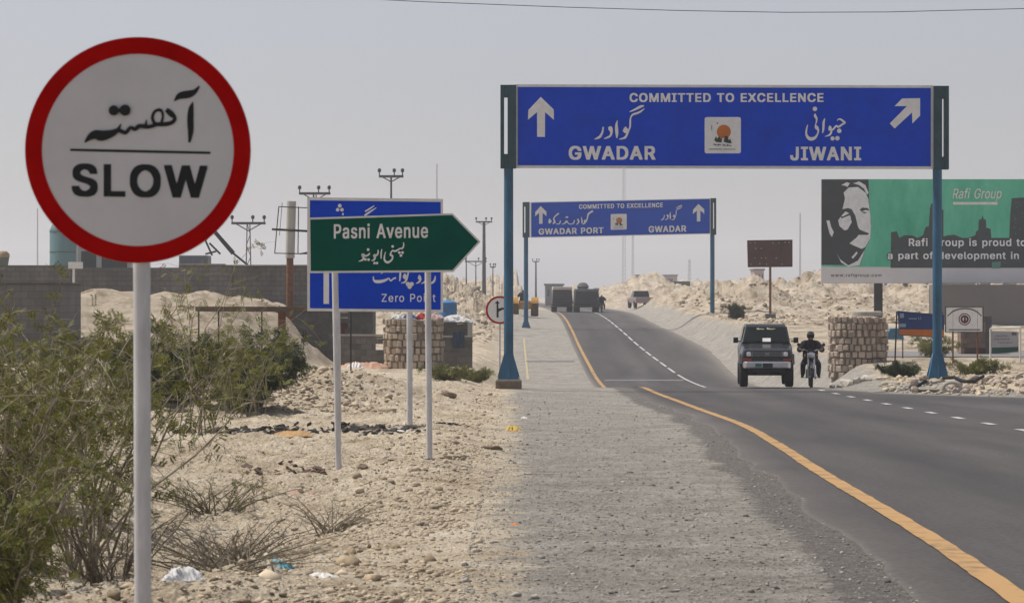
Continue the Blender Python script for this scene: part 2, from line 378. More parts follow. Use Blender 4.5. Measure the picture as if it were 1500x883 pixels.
def asphalt_material():
    m = bpy.data.materials.new('asphalt'); m.use_nodes = True
    t = m.node_tree; N = t.nodes; L = t.links; b = N['Principled BSDF']
    b.inputs['Roughness'].default_value = 0.8; b.inputs['Specular IOR Level'].default_value = 0.25
    g = N.new('ShaderNodeNewGeometry'); mp = N.new('ShaderNodeMapping'); mp.inputs['Scale'].default_value = (.8, .07, 1); L.new(g.outputs['Position'], mp.inputs[0])
    n = N.new('ShaderNodeTexNoise'); n.inputs['Scale'].default_value = 0.7; n.inputs['Detail'].default_value = 7; n.inputs['Roughness'].default_value = .6; L.new(mp.outputs[0], n.inputs['Vector'])
    r = N.new('ShaderNodeValToRGB'); r.color_ramp.elements[0].position = .3; r.color_ramp.elements[1].position = .7
    r.color_ramp.elements[0].color = (.046, .042, .041, 1); r.color_ramp.elements[1].color = (.098, .088, .084, 1); L.new(n.outputs[0], r.inputs[0])
    n2 = N.new('ShaderNodeTexNoise'); n2.inputs['Scale'].default_value = 24; n2.inputs['Detail'].default_value = 6; L.new(g.outputs['Position'], n2.inputs['Vector'])
    r2 = N.new('ShaderNodeValToRGB'); r2.color_ramp.elements[0].position = .3; r2.color_ramp.elements[1].position = .7
    r2.color_ramp.elements[0].color = (.68, .68, .68, 1); r2.color_ramp.elements[1].color = (1.32, 1.32, 1.32, 1); L.new(n2.outputs[0], r2.inputs[0])
    x = N.new('ShaderNodeMix'); x.data_type = 'RGBA'; x.blend_type = 'MULTIPLY'; x.inputs[0].default_value = 1
    L.new(r.outputs[0], x.inputs[6]); L.new(r2.outputs[0], x.inputs[7])
    at = N.new('ShaderNodeAttribute'); at.attribute_name = 'wear'; sp = N.new('ShaderNodeSeparateColor'); L.new(at.outputs['Color'], sp.inputs[0])
    def mixc(fac, a, col, k, nsc):
        nn = N.new('ShaderNodeTexNoise'); nn.inputs['Scale'].default_value = nsc; nn.inputs['Detail'].default_value = 8; nn.inputs['Roughness'].default_value = .7; L.new(mp.outputs[0] if nsc < 3 else g.outputs['Position'], nn.inputs['Vector'])
        m1 = N.new('ShaderNodeMath'); m1.operation = 'MULTIPLY'; L.new(fac, m1.inputs[0]); L.new(nn.outputs[0], m1.inputs[1])
        m2 = N.new('ShaderNodeMath'); m2.operation = 'MULTIPLY'; m2.use_clamp = True; L.new(m1.outputs[0], m2.inputs[0]); m2.inputs[1].default_value = k
        q = N.new('ShaderNodeMix'); q.data_type = 'RGBA'; L.new(m2.outputs[0], q.inputs[0]); L.new(a, q.inputs[6]); q.inputs[7].default_value = (*col, 1); return q.outputs[2]
    c = mixc(sp.outputs[1], x.outputs[2], (.040, .038, .037), .75, 1.2)
    c = mixc(sp.outputs[0], c, (.27, .24, .20), 1.6, 7)
    L.new(c, b.inputs['Base Color'])
    bp = N.new('ShaderNodeBump'); bp.inputs['Strength'].default_value = .35; bp.inputs['Distance'].default_value = .01; L.new(n2.outputs[0], bp.inputs['Height']); L.new(bp.outputs[0], b.inputs['Normal'])
    return m
M_ASPH = asphalt_material()
ribbon('road', ledge, lambda Y: redge(Y)+.15*fbm(Y, Y*0+8, 2, 3), -12, 3300, 0.006, M_ASPH, 56, feather=True)
M_YEL = mat('yellow_road_paint', (.15, .11, .07), .85, scale=2.6, col2=(.40, .24, .10), thr=(.32, .50), bump=.2)
M_WHT = mat('worn_white_road_paint', (.26, .25, .24), .8, scale=4, col2=(.62, .61, .58))
wob = lambda Y: .015*fbm(Y, Y*0+5, .6, 3)
ribbon('yellow_edge_line_marking', lambda Y: yel(Y)-.085+wob(Y), lambda Y: yel(Y)+.085+wob(Y+40), -12, 900, 0.014, M_YEL, 3)
def dashes(name, f, spans, half, m, lift=.014):
    X = []; mb = MB()
    for (a, b) in spans:
        n = max(2, int((b-a)/.6)+1); yy = np.linspace(a, b, n)
        pts = []
        for s_ in (-1, 1):
            for q in yy: pts.append((float(f(q))+s_*half, q, float(road_z(q, lift))))
        mb.add(pts, [(i, n+i, n+i+1, i+1) for i in range(n-1)])
    return tag(mb.build(name, m), kind='structure')
dashes('white_dashed_line_marking', cen, [(y, y+1.25) for y in np.arange(20, 100, 3.9)], .075, M_WHT)
dashes('white_centre_line_marking', cen, [(110, 138)] + [(y, y+4.6) for y in np.arange(140, 330, 6.0)], .06, M_WHT)
def cross(name, x0, x1, y0, y1, m, lift=.018):
    mb = MB(); n = 5; xx = np.linspace(x0, x1, n)
    for i in range(n-1):
        mb.add([(xx[i], y0, float(road_z(y0, lift))), (xx[i+1], y0, float(road_z(y0, lift))), (xx[i+1], y1, float(road_z(y1, lift))), (xx[i], y1, float(road_z(y1, lift)))], [(0, 1, 2, 3)])
    return tag(mb.build(name, m), kind='structure')
M_WHTF = mat('almost_worn_off_white_paint', (.09, .085, .082), .8, scale=3, col2=(.24, .235, .225))
cross('white_stop_line_marking', 4.3, 8.0, 131.5, 132.9, M_WHTF)
cross('white_stop_line_marking', 4.35, 7.0, 262, 268, M_WHTF)
# paved lay-by beside the far road (light, dusty) and its markings
cross('white_shoulder_stripe_marking', 0.75, 3.35, 151, 152.4, M_WHTF, .016)
dashes('yellow_shoulder_line_marking', lambda Y: .75+0*np.asarray(Y, float), [(133, 186)], .05, mat('faded_yellow_paint', (.42, .34, .21), .85), .016)
# side road crossing the land on the right
SX, SY = np.meshgrid(np.linspace(13.6, 46, 90), np.linspace(111.6, 120.4, 14))
SZ = ground_z(SX.ravel(), SY.ravel()).reshape(SX.shape)+.03
tag(link('side_road', grid_mesh('side_road', SX, SY, SZ), mat('side_road_asphalt', (.19, .18, .175), .9, scale=.6)), kind='structure')

# ------------------------------------------------------------------ materials
M_GALV = mat('white_painted_steel', (.58, .57, .565), .5, .0, var=.2, scale=9, bump=.1, stretch=(1, 1, .3))
M_SIGNW = mat('dull_white_sheeting', (.62, .605, .595), .55, var=.06, scale=4)
M_SIGNW2 = mat('white_sign_vinyl', (.78, .765, .74), .5, var=.08, scale=5)
M_RED = mat('red_sheeting', (.42, .003, .003), .6, var=.15, scale=6, spec=.0)
M_BLACK = mat('black_vinyl', (.012, .012, .013), .5, var=.3)
M_BLUE = mat('blue_sheeting', (.0005, .052, .54), .6, var=.12, scale=1.3, spec=.0)
M_BLUE2 = mat('sunbleached_blue_sheeting', (.001, .070, .50), .6, var=.12, scale=.8, stretch=(.2, 1, 2), spec=.0)
M_GREEN = mat('green_sheeting', (.0008, .085, .058), .6, var=.1, scale=3, spec=.0)
M_SBORD = mat('pale_sign_border', (.70, .69, .65), .5, var=.1, scale=5)
M_POST = mat('teal_blue_post_paint', (.030, .115, .20), .5, .1, var=.3, scale=2.2, bump=.08, stretch=(1, 1, .4))
M_POSTD = mat('dark_teal_frame_paint', (.025, .065, .08), .55, .1, var=.25, scale=3)
M_STEEL = mat('grey_steel', (.30, .30, .30), .5, .6, var=.2)
M_RUST = mat('rusty_steel', (.13, .055, .028), .85, .1, var=.4, scale=7, col2=(.26, .12, .06), bump=.3)
M_CONC = mat('grey_concrete', (.20, .195, .185), .9, var=.2, scale=1.4, bump=.4, bscale=20)
M_CONCD = mat('dark_weathered_concrete', (.115, .112, .108), .9, var=.25, scale=.8, bump=.4, bscale=16)
M_CONCL = mat('pale_concrete', (.40, .37, .33), .9, var=.15, scale=3, bump=.3)
M_ORANGE = mat('orange_print', (.52, .15, .012), .5)
M_RUBBER = mat('black_rubber', (.018, .018, .018), .85, var=.3)
M_DARK = mat('dark_metal', (.03, .03, .032), .6)  # plain dark metal colour
M_WOOD = mat('weathered_wood', (.12, .085, .06), .9, var=.35, scale=6, stretch=(.3, 1, 1), bump=.3)
M_ROCK = mat('limestone_rock', (.36, .30, .23), .95, var=.25, scale=9, bump=.6, bscale=25)
M_ROCKD = mat('brown_rock', (.17, .13, .09), .95, var=.3, scale=9, bump=.6, bscale=25)
M_SKIN = mat('brown_skin', (.24, .13, .08), .6)
M_CLOTHB = mat('black_cloth', (.012, .012, .014), .9, var=.4, scale=8)

# ------------------------------------------------------------------ sign drawing in photo coordinates
# letter outlines, in thousandths
GLYPHS = {
'hA':(536, ['-12,-19 114,-19 161,113 167,122 313,121 366,-19 489,-20 492,-17 491,27 305,527 173,528 169,525 -7,41 -14,19', '201,218 201,225 239,332 279,221 275,218']),
'hC':(566, ['204,-25 319,-26 367,-16 391,-7 435,20 460,45 477,69 494,107 502,135 502,177 499,180 381,180 377,177 371,155 361,137 346,117 331,104 289,81 271,77 255,78 215,95 179,127 155,165 138,217 136,237 138,291 155,345 183,386 215,413 253,430 263,432 281,430 301,423 327,408 356,379 371,353 377,331 381,328 501,330 502,373 491,411 476,441 460,463 433,490 405,509 363,526 331,534 307,536 223,536 183,530 149,519 117,502 93,484 72,463 45,423 26,379 12,317 10,217 16,167 35,105 58,65 74,43 93,24 123,3 147,-9 177,-20']),
'hD':(558, ['32,-19 265,-20 313,-14 353,-3 381,11 409,30 442,65 469,111 486,165 492,219 490,317 478,375 463,411 432,457 391,492 353,513 321,522 287,528 31,526', '157,76 154,79 154,429 157,432 197,432 245,426 293,406 324,379 347,345 364,293 368,255 364,217 349,169 333,143 317,124 289,102 239,82']),
'hE':(475, ['32,-19 403,-18 404,73 401,76 157,76 154,79 154,205 157,208 381,208 384,211 384,303 381,306 156,307 154,429 157,432 399,432 402,435 400,527 31,526']),
'hG':(576, ['206,-25 313,-26 355,-20 407,-1 449,30 472,59 483,75 502,125 508,175 508,273 505,276 254,275 254,179 375,178 378,175 365,141 343,112 315,91 275,76 253,79 211,98 179,127 155,165 138,217 136,237 138,291 146,317 155,345 178,381 211,410 235,423 253,430 269,432 289,427 311,417 327,406 348,385 361,367 377,331 381,328 501,328 504,331 504,369 496,401 481,433 462,461 437,486 401,511 363,526 331,534 305,536 221,536 173,528 123,507 97,488 71,463 56,443 39,413 16,347 10,291 12,191 16,161 41,91 76,41 93,24 117,6 145,-9 173,-19']),
'hH':(573, ['32,-19 151,-20 154,-17 154,209 157,212 360,211 362,-17 365,-20 485,-18 484,527 365,528 362,525 362,311 359,308 157,308 154,311 154,525 151,528 31,526']),
'hI':(356, ['2,-19 295,-20 298,-17 297,74 215,76 212,79 212,429 215,432 297,434 298,525 295,528 3,528 0,525 1,434 85,432 88,429 88,79 85,76 1,74']),
'hJ':(452, ['142,-25 225,-26 277,-17 325,14 343,35 357,63 364,91 366,111 366,525 363,528 245,528 242,525 242,161 235,123 215,92 191,77 181,76 150,97 134,125 128,161 128,189 125,192 5,192 2,189 2,127 6,91 15,57 25,37 47,11 93,-17']),
'hL':(449, ['32,-19 387,-20 390,-17 390,73 387,76 157,76 154,79 154,525 151,528 33,528 30,525']),
'hM':(684, ['32,-19 149,-20 152,-17 153,234 155,234 257,-19 369,-20 373,-18 471,232 474,229 474,-17 477,-20 596,-19 597,526 449,528 445,526 315,190 183,526 179,528 32,527']),
'hN':(579, ['32,-19 151,-20 154,-17 154,291 157,294 357,-19 491,-18 490,527 371,528 368,525 368,219 365,216 167,527 31,526']),
'hO':(589, ['204,-25 325,-26 355,-20 383,-11 411,3 435,20 464,49 476,65 499,105 512,143 522,199 522,309 516,349 507,383 478,441 464,459 433,490 413,505 359,528 309,536 223,536 183,530 149,519 117,502 93,484 76,467 45,423 35,403 22,365 12,317 10,217 16,167 35,105 58,65 76,41 93,24 123,3 147,-9 177,-20', '253,79 211,98 179,127 155,163 138,217 136,271 138,291 155,345 182,385 217,415 251,429 269,432 283,429 319,413 352,385 379,343 396,291 398,241 396,217 379,165 354,127 329,104 309,91 277,78']),
'hP':(501, ['32,-19 153,-18 156,165 273,166 315,170 353,183 369,192 396,213 421,247 434,285 438,313 438,383 434,411 421,449 400,477 361,507 315,524 279,528 33,528 30,525', '157,262 154,265 155,430 211,432 235,430 263,421 287,404 303,381 312,355 312,339 309,329 303,315 290,295 265,275 239,266 209,262']),
'hR':(505, ['32,-19 151,-20 154,-17 154,175 157,178 215,178 219,175 313,-3 325,-20 455,-20 458,-17 457,23 363,195 397,220 419,249 436,293 438,313 438,391 436,411 431,427 419,455 400,481 363,509 319,524 285,528 33,528 30,525', '157,274 154,277 156,431 235,430 269,419 292,401 305,383 312,361 312,345 303,319 287,300 267,287 239,278 201,274']),
'hS':(503, ['174,-27 273,-28 295,-26 353,-9 387,12 400,25 417,45 434,83 438,115 436,187 425,217 410,239 389,258 345,283 213,323 181,337 160,355 148,375 160,399 177,417 199,429 223,435 243,431 273,416 295,393 309,358 429,360 430,405 426,427 404,473 381,496 347,517 301,532 263,536 191,536 153,532 107,517 75,498 46,469 28,433 22,395 24,337 31,305 56,269 99,239 157,218 223,200 267,185 302,159 312,139 298,111 281,94 259,81 223,72 195,79 175,89 159,102 141,127 135,153 131,156 9,154 8,115 14,85 17,73 36,37 63,9 97,-11 141,-24']),
'hT':(505, ['164,-19 283,-20 286,-17 286,429 289,432 443,432 446,435 446,525 443,528 5,528 2,525 2,435 5,432 159,432 162,429']),
'hW':(742, ['126,-19 257,-20 261,-17 343,280 425,-18 559,-19 696,473 700,489 699,526 573,526 496,227 491,220 411,526 407,528 277,527 196,223 193,220 113,526 109,528 -12,527 -14,489 -10,473']),
'hX':(530, ['-10,-19 121,-19 237,145 353,-19 485,-18 485,21 320,263 473,485 472,527 345,528 239,377 235,379 133,528 1,526 1,487 155,259 -11,21']),
'bA':(520, ['-2,-11 104,-11 151,121 157,130 323,129 376,-11 479,-12 482,-9 481,19 295,519 183,520 179,517 3,33 -4,11', '187,210 184,213 239,372 295,213 291,210']),
'bG':(560, ['216,-17 303,-18 335,-14 397,7 439,38 462,67 473,83 492,133 498,183 498,265 495,268 264,267 262,189 265,186 389,186 392,183 379,141 354,105 325,83 285,68 247,70 205,87 169,119 145,157 128,209 124,249 128,299 145,353 165,385 181,402 205,421 239,437 253,440 271,442 295,436 321,425 337,414 358,393 371,375 387,339 391,336 491,336 494,339 494,361 485,397 471,425 452,453 427,478 391,503 361,515 321,526 295,528 211,526 167,515 133,499 107,480 81,455 66,435 49,405 26,339 20,283 22,199 26,169 51,99 86,49 103,32 127,14 155,-1 183,-11']),
'bH':(557, ['42,-11 141,-12 144,-9 144,217 147,220 370,219 372,-9 375,-12 475,-10 474,519 375,520 372,517 372,303 369,300 147,300 144,303 144,517 141,520 41,518']),
'bL':(433, ['42,-11 377,-12 380,-9 380,65 377,68 147,68 144,71 144,517 141,520 43,520 40,517']),
'bO':(573, ['214,-17 315,-18 345,-12 373,-3 401,11 425,28 454,57 466,73 489,113 506,167 512,207 512,301 506,341 489,395 462,441 423,482 403,497 375,511 341,522 299,528 213,526 169,515 131,497 97,470 63,429 37,375 26,333 20,283 22,199 36,137 53,97 86,49 117,22 157,-1 187,-12', '259,69 241,71 205,87 169,119 145,155 136,183 128,209 124,259 128,299 145,353 172,393 207,423 243,438 267,441 291,437 329,421 362,393 389,351 406,299 408,233 406,209 389,157 364,119 339,96 319,83 287,70']),
'bP':(485, ['42,-11 141,-12 144,-9 146,173 263,174 305,178 343,191 359,200 386,221 411,255 424,293 428,321 428,375 424,403 411,441 390,469 351,499 305,516 269,520 43,520 40,517', '147,254 144,257 145,438 221,440 245,438 273,429 297,412 313,389 322,363 323,349 319,321 313,307 300,287 275,267 249,258 219,254']),
'bR':(489, ['42,-11 141,-12 144,-9 144,183 147,186 225,186 229,183 323,5 335,-12 445,-12 448,-9 447,15 345,201 387,228 406,253 426,301 428,321 426,403 413,439 390,473 353,501 309,516 275,520 43,520 40,517', '147,266 144,269 146,439 245,438 279,427 302,409 315,391 322,369 324,349 313,311 297,292 277,279 249,270 211,266']),
'bS':(487, ['184,-19 285,-18 343,-1 377,20 390,33 407,53 424,91 428,123 426,179 415,209 393,238 375,253 335,275 203,315 171,329 150,347 138,367 139,389 150,407 163,421 189,437 213,444 243,442 283,424 305,401 319,366 419,368 420,397 416,419 394,465 371,488 337,509 291,524 253,528 201,528 163,524 117,509 85,490 56,461 39,429 36,415 32,387 32,357 38,323 41,313 67,276 109,247 167,226 233,208 277,193 307,172 321,151 324,141 321,125 308,103 291,86 269,73 227,63 189,70 161,84 144,99 137,109 131,119 125,145 121,148 19,146 18,123 27,81 46,45 69,21 107,-3 151,-16']),
'bW':(726, ['136,-11 247,-12 251,-9 340,321 343,324 434,-9 437,-12 549,-11 686,481 690,497 689,518 585,520 582,517 496,179 494,171 491,170 400,519 289,520 285,517 195,172 192,173 184,203 103,517 99,520 -2,519 -4,497 0,481']),
'ba':(429, ['122,-19 197,-20 227,-13 253,-1 259,-12 353,-12 356,-9 356,279 354,299 343,331 326,355 305,373 281,385 231,396 161,396 115,388 85,377 59,358 38,335 21,303 20,281 23,278 79,262 117,262 134,285 151,300 171,311 197,318 219,311 235,300 247,285 254,263 253,257 245,248 231,242 129,228 107,224 79,215 61,207 39,192 23,173 12,139 10,91 14,63 27,35 51,8 73,-7 109,-18', '163,61 137,71 119,89 114,101 114,109 121,125 141,141 157,148 193,156 254,163 256,147 252,127 243,105 234,93 207,71 179,60']),
'bb':(464, ['198,-19 253,-20 293,-14 331,3 366,33 389,71 406,125 410,169 410,209 404,261 391,303 364,345 337,370 321,379 283,392 253,396 201,396 179,394 151,385 137,375 135,376 133,518 35,520 32,517 32,-9 35,-12 129,-12 132,-9 132,1 135,3 153,-9 181,-18', '209,63 181,78 157,103 145,127 136,161 134,201 145,251 160,279 183,301 211,314 229,314 261,298 283,275 297,247 306,211 306,167 297,131 280,99 259,78 241,67 229,62']),
'bd':(464, ['168,-19 243,-18 271,-9 289,3 292,1 292,-9 295,-12 389,-12 392,-9 392,517 389,520 291,518 289,376 287,375 273,385 245,394 223,396 171,396 131,390 95,375 65,350 35,305 18,255 14,209 14,169 18,123 35,71 57,35 89,6 131,-14', '193,63 165,78 146,97 129,129 118,165 118,213 127,247 146,281 163,298 191,313 213,314 245,298 264,279 275,261 282,245 290,213 290,165 279,127 264,99 237,73 213,62']),
'be':(444, ['184,-19 265,-18 301,-9 335,10 358,31 373,51 384,77 384,101 381,104 331,116 287,116 270,91 255,76 235,65 211,60 197,63 169,74 146,95 131,117 120,151 123,156 387,156 390,159 388,255 377,295 361,327 333,358 311,375 289,385 257,394 179,396 147,392 133,389 95,371 59,339 35,303 18,251 14,207 14,169 20,121 37,71 60,37 99,3 141,-14', '123,232 121,235 129,259 144,281 169,303 189,313 203,316 221,313 245,300 269,273 279,255 284,237 281,232']),
'bf':(294, ['62,-11 159,-12 162,-9 162,311 165,314 245,314 248,317 247,388 165,390 162,393 164,429 174,447 189,457 195,459 207,456 247,458 262,505 262,531 259,534 223,542 161,542 143,540 115,531 95,519 78,501 65,477 60,441 59,392 -11,390 -14,387 -13,316 57,314 60,311']),
'bi':(207, ['34,-11 131,-12 134,-9 134,387 131,390 35,390 32,387', '52,433 111,432 121,435 135,444 144,459 146,497 143,511 131,526 121,533 107,536 61,536 47,533 30,519 25,511 20,493 22,463 32,445']),
'bl':(229, ['112,-13 179,-14 197,-10 200,-7 200,21 191,63 187,66 149,67 139,77 134,91 134,517 131,520 35,520 32,517 32,75 36,45 41,29 57,6 81,-9']),
'bm':(650, ['34,-11 131,-12 134,-9 134,233 136,251 145,275 158,293 179,309 199,316 211,313 236,295 249,275 254,251 256,-11 351,-12 354,-9 354,233 356,247 365,277 376,293 395,309 415,316 429,313 453,300 469,279 472,269 476,245 476,-9 479,-12 574,-11 576,285 574,305 556,347 537,370 519,383 485,396 465,398 389,396 361,387 335,372 321,358 305,374 279,391 243,398 175,396 153,389 135,377 129,390 34,389']),
'bn':(450, ['34,-11 131,-12 134,-9 134,223 136,243 147,273 159,289 181,305 205,314 225,311 252,293 267,269 272,253 276,227 276,-9 279,-12 375,-10 376,271 374,293 361,333 335,366 311,383 283,392 253,396 201,396 169,392 135,375 129,390 33,388']),
'bo':(455, ['178,-19 233,-20 265,-16 285,-11 317,3 352,33 379,73 396,121 400,157 400,219 396,255 381,299 352,343 331,362 317,373 275,390 233,396 181,396 139,390 99,373 60,339 35,301 20,255 14,205 14,169 20,121 37,71 60,37 99,3 139,-14', '193,63 165,78 144,101 133,119 127,133 118,165 118,209 129,249 143,273 156,289 169,301 193,313 219,314 249,298 275,271 287,247 294,221 298,179 289,137 272,101 249,78 223,63']),
'bp':(464, ['34,-155 131,-156 134,-153 135,2 137,3 155,-9 181,-18 201,-20 253,-20 293,-14 331,3 361,28 389,71 406,125 410,169 410,209 406,253 391,303 383,317 364,345 333,373 293,390 253,396 179,394 151,385 135,374 132,375 132,387 129,390 35,390 32,387', '209,63 181,78 157,103 145,127 136,161 134,201 145,251 160,279 183,301 211,314 229,314 261,298 283,275 297,247 306,211 306,167 297,131 280,99 259,78 241,67 229,62']),
'br':(299, ['34,-11 131,-12 134,-9 134,231 136,247 148,275 161,290 179,303 205,312 221,310 261,312 262,393 259,396 183,396 161,392 135,381 129,390 35,390 32,387']),
'bs':(405, ['150,-19 239,-18 281,-5 309,12 330,33 345,61 348,73 350,127 346,151 325,184 293,207 161,245 143,256 133,269 132,279 136,289 151,305 179,318 201,315 225,302 251,266 293,266 343,279 344,301 335,327 320,349 295,373 277,383 239,394 215,396 131,394 97,383 67,366 46,345 30,315 28,253 32,227 55,194 85,173 129,158 189,144 217,135 231,126 245,109 243,95 223,74 201,63 187,60 173,60 141,74 126,89 117,113 111,118 69,118 17,105 16,81 25,51 40,29 61,8 95,-10 127,-18']),
'bt':(267, ['140,-15 209,-16 229,-11 232,-7 232,21 223,63 219,66 169,65 153,77 146,101 146,311 149,314 222,315 224,387 221,390 147,392 146,479 143,482 47,482 44,479 44,393 41,390 -13,388 -14,317 -11,314 41,314 44,311 44,83 53,39 71,10 81,3 107,-10']),
'bu':(450, ['144,-15 215,-16 231,-14 245,-11 275,5 278,1 278,-9 281,-12 373,-12 376,-9 376,387 373,390 279,390 276,387 276,157 274,137 263,109 248,89 227,73 205,65 183,69 159,85 138,119 134,151 134,387 131,390 35,390 32,387 32,129 36,85 49,47 71,17 95,-1 129,-14']),
'bv':(429, ['144,-11 243,-12 247,-9 387,355 390,365 390,387 387,390 287,390 283,387 195,144 105,388 101,390 1,390 -2,387 -2,365 1,355']),
'bw':(607, ['120,-11 219,-10 283,212 288,203 347,-9 351,-12 448,-11 564,363 563,388 463,390 459,388 400,175 397,172 337,388 333,390 233,389 226,371 172,171 169,170 107,388 6,389 4,363 112,7']),
'r.':(202, ['84,-9 103,-10 119,-7 134,3 143,17 146,27 146,55 143,67 134,79 119,89 107,92 75,90 59,81 47,65 44,33 47,17 59,1 71,-7']),
'rG':(534, ['230,-11 289,-12 321,-8 383,13 425,44 448,73 459,89 478,139 484,189 484,259 481,262 277,260 276,195 279,192 403,192 406,189 404,167 393,135 368,99 339,77 299,62 263,60 233,64 191,81 155,113 131,151 114,203 110,243 114,305 131,359 151,391 167,408 191,427 229,444 267,450 309,442 335,431 351,420 372,399 385,381 401,345 405,342 477,342 480,345 480,355 471,391 457,419 438,447 413,472 377,497 347,509 307,520 281,522 225,520 181,509 137,486 95,449 77,425 63,399 40,333 34,277 36,205 40,175 65,105 100,55 117,38 141,20 169,5 197,-5']),
'rH':(531, ['56,-5 127,-6 130,-3 130,223 133,226 384,225 386,-3 389,-6 461,-4 460,513 389,514 386,511 386,297 383,294 133,294 130,297 130,511 127,514 55,512']),
'rP':(459, ['56,-5 127,-6 130,-3 132,179 249,180 291,184 329,197 345,206 372,227 397,261 410,299 414,327 414,369 410,397 397,435 376,463 337,493 291,510 255,514 57,514 54,511', '133,248 130,251 132,445 235,446 259,444 291,433 312,417 327,395 336,369 338,343 336,325 327,301 307,274 289,261 251,250']),
'rR':(463, ['56,-5 127,-6 130,-3 130,189 133,192 239,192 345,-3 349,-6 431,-6 434,-3 431,13 326,205 373,234 392,259 412,307 414,327 412,397 399,433 376,467 339,495 295,510 261,514 57,514 54,511', '133,260 130,263 132,445 235,446 259,444 293,433 316,415 329,397 336,375 338,343 327,305 311,286 291,273 263,264 225,260']),
'rU':(531, ['244,-13 271,-14 321,-8 365,7 405,34 441,77 458,121 462,153 462,511 459,514 389,514 386,511 386,171 384,153 373,123 356,99 327,75 291,62 259,58 227,62 191,75 167,92 147,119 134,151 130,179 130,511 127,514 57,514 54,511 54,161 61,115 77,77 109,36 149,9 197,-8']),
'rZ':(452, ['38,-5 403,-4 404,59 401,62 135,62 132,65 178,127 401,453 400,513 35,512 34,449 37,446 301,446 305,443 268,393 37,53']),
'ra':(403, ['136,-13 183,-14 211,-8 241,5 267,28 270,25 270,-3 273,-6 339,-6 342,-3 342,273 340,293 329,325 312,349 291,367 263,380 217,390 155,388 125,381 99,371 73,352 52,329 34,295 34,287 37,284 93,268 103,268 120,291 141,309 179,324 211,324 233,317 249,306 261,291 268,269 267,251 255,239 225,232 121,218 75,201 53,186 37,167 26,133 24,97 28,69 41,41 65,14 87,-1 123,-12', '155,53 133,59 123,65 105,83 99,105 101,117 107,131 127,147 143,154 179,162 219,166 269,176 268,129 261,107 248,87 221,65 203,57 177,52']),
'rc':(410, ['192,-13 223,-14 263,-8 309,13 321,22 346,49 359,69 368,93 368,105 365,109 315,122 301,122 297,119 289,99 280,87 261,69 241,59 221,54 195,54 179,57 151,72 130,95 113,125 104,159 102,183 104,215 115,255 127,277 155,307 181,320 217,324 237,319 265,304 278,291 299,256 309,256 365,270 368,273 368,283 357,311 344,331 329,348 289,375 237,390 195,390 153,384 109,364 74,333 51,299 32,237 28,199 32,139 51,77 74,43 113,9 153,-8']),
're':(418, ['198,-13 251,-12 287,-3 311,9 333,26 356,53 369,81 370,95 367,98 317,110 301,110 284,85 269,70 249,59 213,52 185,56 157,67 132,89 117,111 106,145 105,160 373,162 376,165 374,249 363,289 344,325 319,352 297,369 265,382 223,390 193,390 147,383 109,365 77,337 49,297 32,245 28,201 28,175 34,127 49,81 74,43 101,18 117,7 155,-8', '107,226 104,233 115,265 130,287 151,306 175,319 203,323 231,320 259,306 276,289 289,269 301,229 299,226']),
'rf':(268, ['76,-5 145,-6 148,-3 148,317 151,320 231,320 234,323 233,382 151,384 148,387 150,435 160,453 175,463 197,468 221,462 233,464 248,511 247,526 233,532 209,536 157,534 129,525 109,513 92,495 78,467 74,435 73,386 3,384 0,381 2,321 71,320 74,317']),
'rg':(439, ['174,-155 253,-154 295,-143 331,-122 354,-99 373,-61 378,-21 378,381 375,384 309,384 306,381 306,343 303,340 279,366 255,381 233,388 185,390 147,384 109,369 93,356 72,335 49,299 32,249 28,205 32,133 49,85 75,46 107,21 147,4 175,0 219,0 259,11 281,24 301,46 304,45 304,-9 297,-41 277,-68 245,-85 215,-90 187,-90 157,-81 139,-70 105,-36 91,-37 44,-65 45,-75 58,-97 97,-132 135,-148', '195,67 177,69 153,81 130,103 115,129 104,163 102,197 104,221 113,249 132,287 149,304 177,319 207,323 227,320 253,309 280,283 293,261 300,237 304,221 306,189 304,163 296,133 280,103 259,82 237,71 211,66']),
'ri':(181, ['48,-5 117,-6 120,-3 120,381 117,384 49,384 46,381', '66,439 97,438 107,441 120,449 129,463 132,491 129,505 122,515 107,527 93,530 63,528 51,520 39,505 34,487 39,461 49,448']),
'rm':(624, ['48,-5 117,-6 120,-3 120,239 122,257 131,281 147,302 165,315 197,324 225,319 245,306 264,279 268,257 270,-5 337,-6 340,-3 340,239 344,263 351,283 367,304 381,315 415,324 443,319 467,306 483,285 486,275 490,251 490,-3 493,-6 560,-5 562,279 560,299 551,325 532,355 505,377 471,390 451,392 403,390 375,381 349,366 329,347 319,332 291,368 265,385 253,388 229,392 187,389 167,383 143,368 121,344 118,347 118,381 115,384 48,383']),
'rn':(424, ['48,-5 117,-6 120,-3 120,229 122,249 133,279 149,299 167,311 201,322 239,317 267,298 284,267 290,233 290,-3 293,-6 361,-4 362,265 360,287 347,327 330,351 305,372 295,377 257,388 215,390 183,386 147,368 121,342 118,345 118,381 115,384 47,382']),
'ro':(429, ['192,-13 219,-14 263,-7 303,9 333,34 367,83 382,127 386,163 386,213 382,249 367,293 338,337 307,364 295,371 261,384 219,390 195,390 151,383 113,367 87,346 74,333 49,295 34,249 28,199 28,175 34,127 49,81 74,43 101,18 121,5 153,-8', '193,55 179,57 151,72 130,95 119,113 113,127 104,159 102,183 104,215 117,259 130,281 151,304 181,320 219,322 237,319 259,307 289,277 301,253 310,219 312,173 301,123 286,95 263,72 233,56 209,53']),
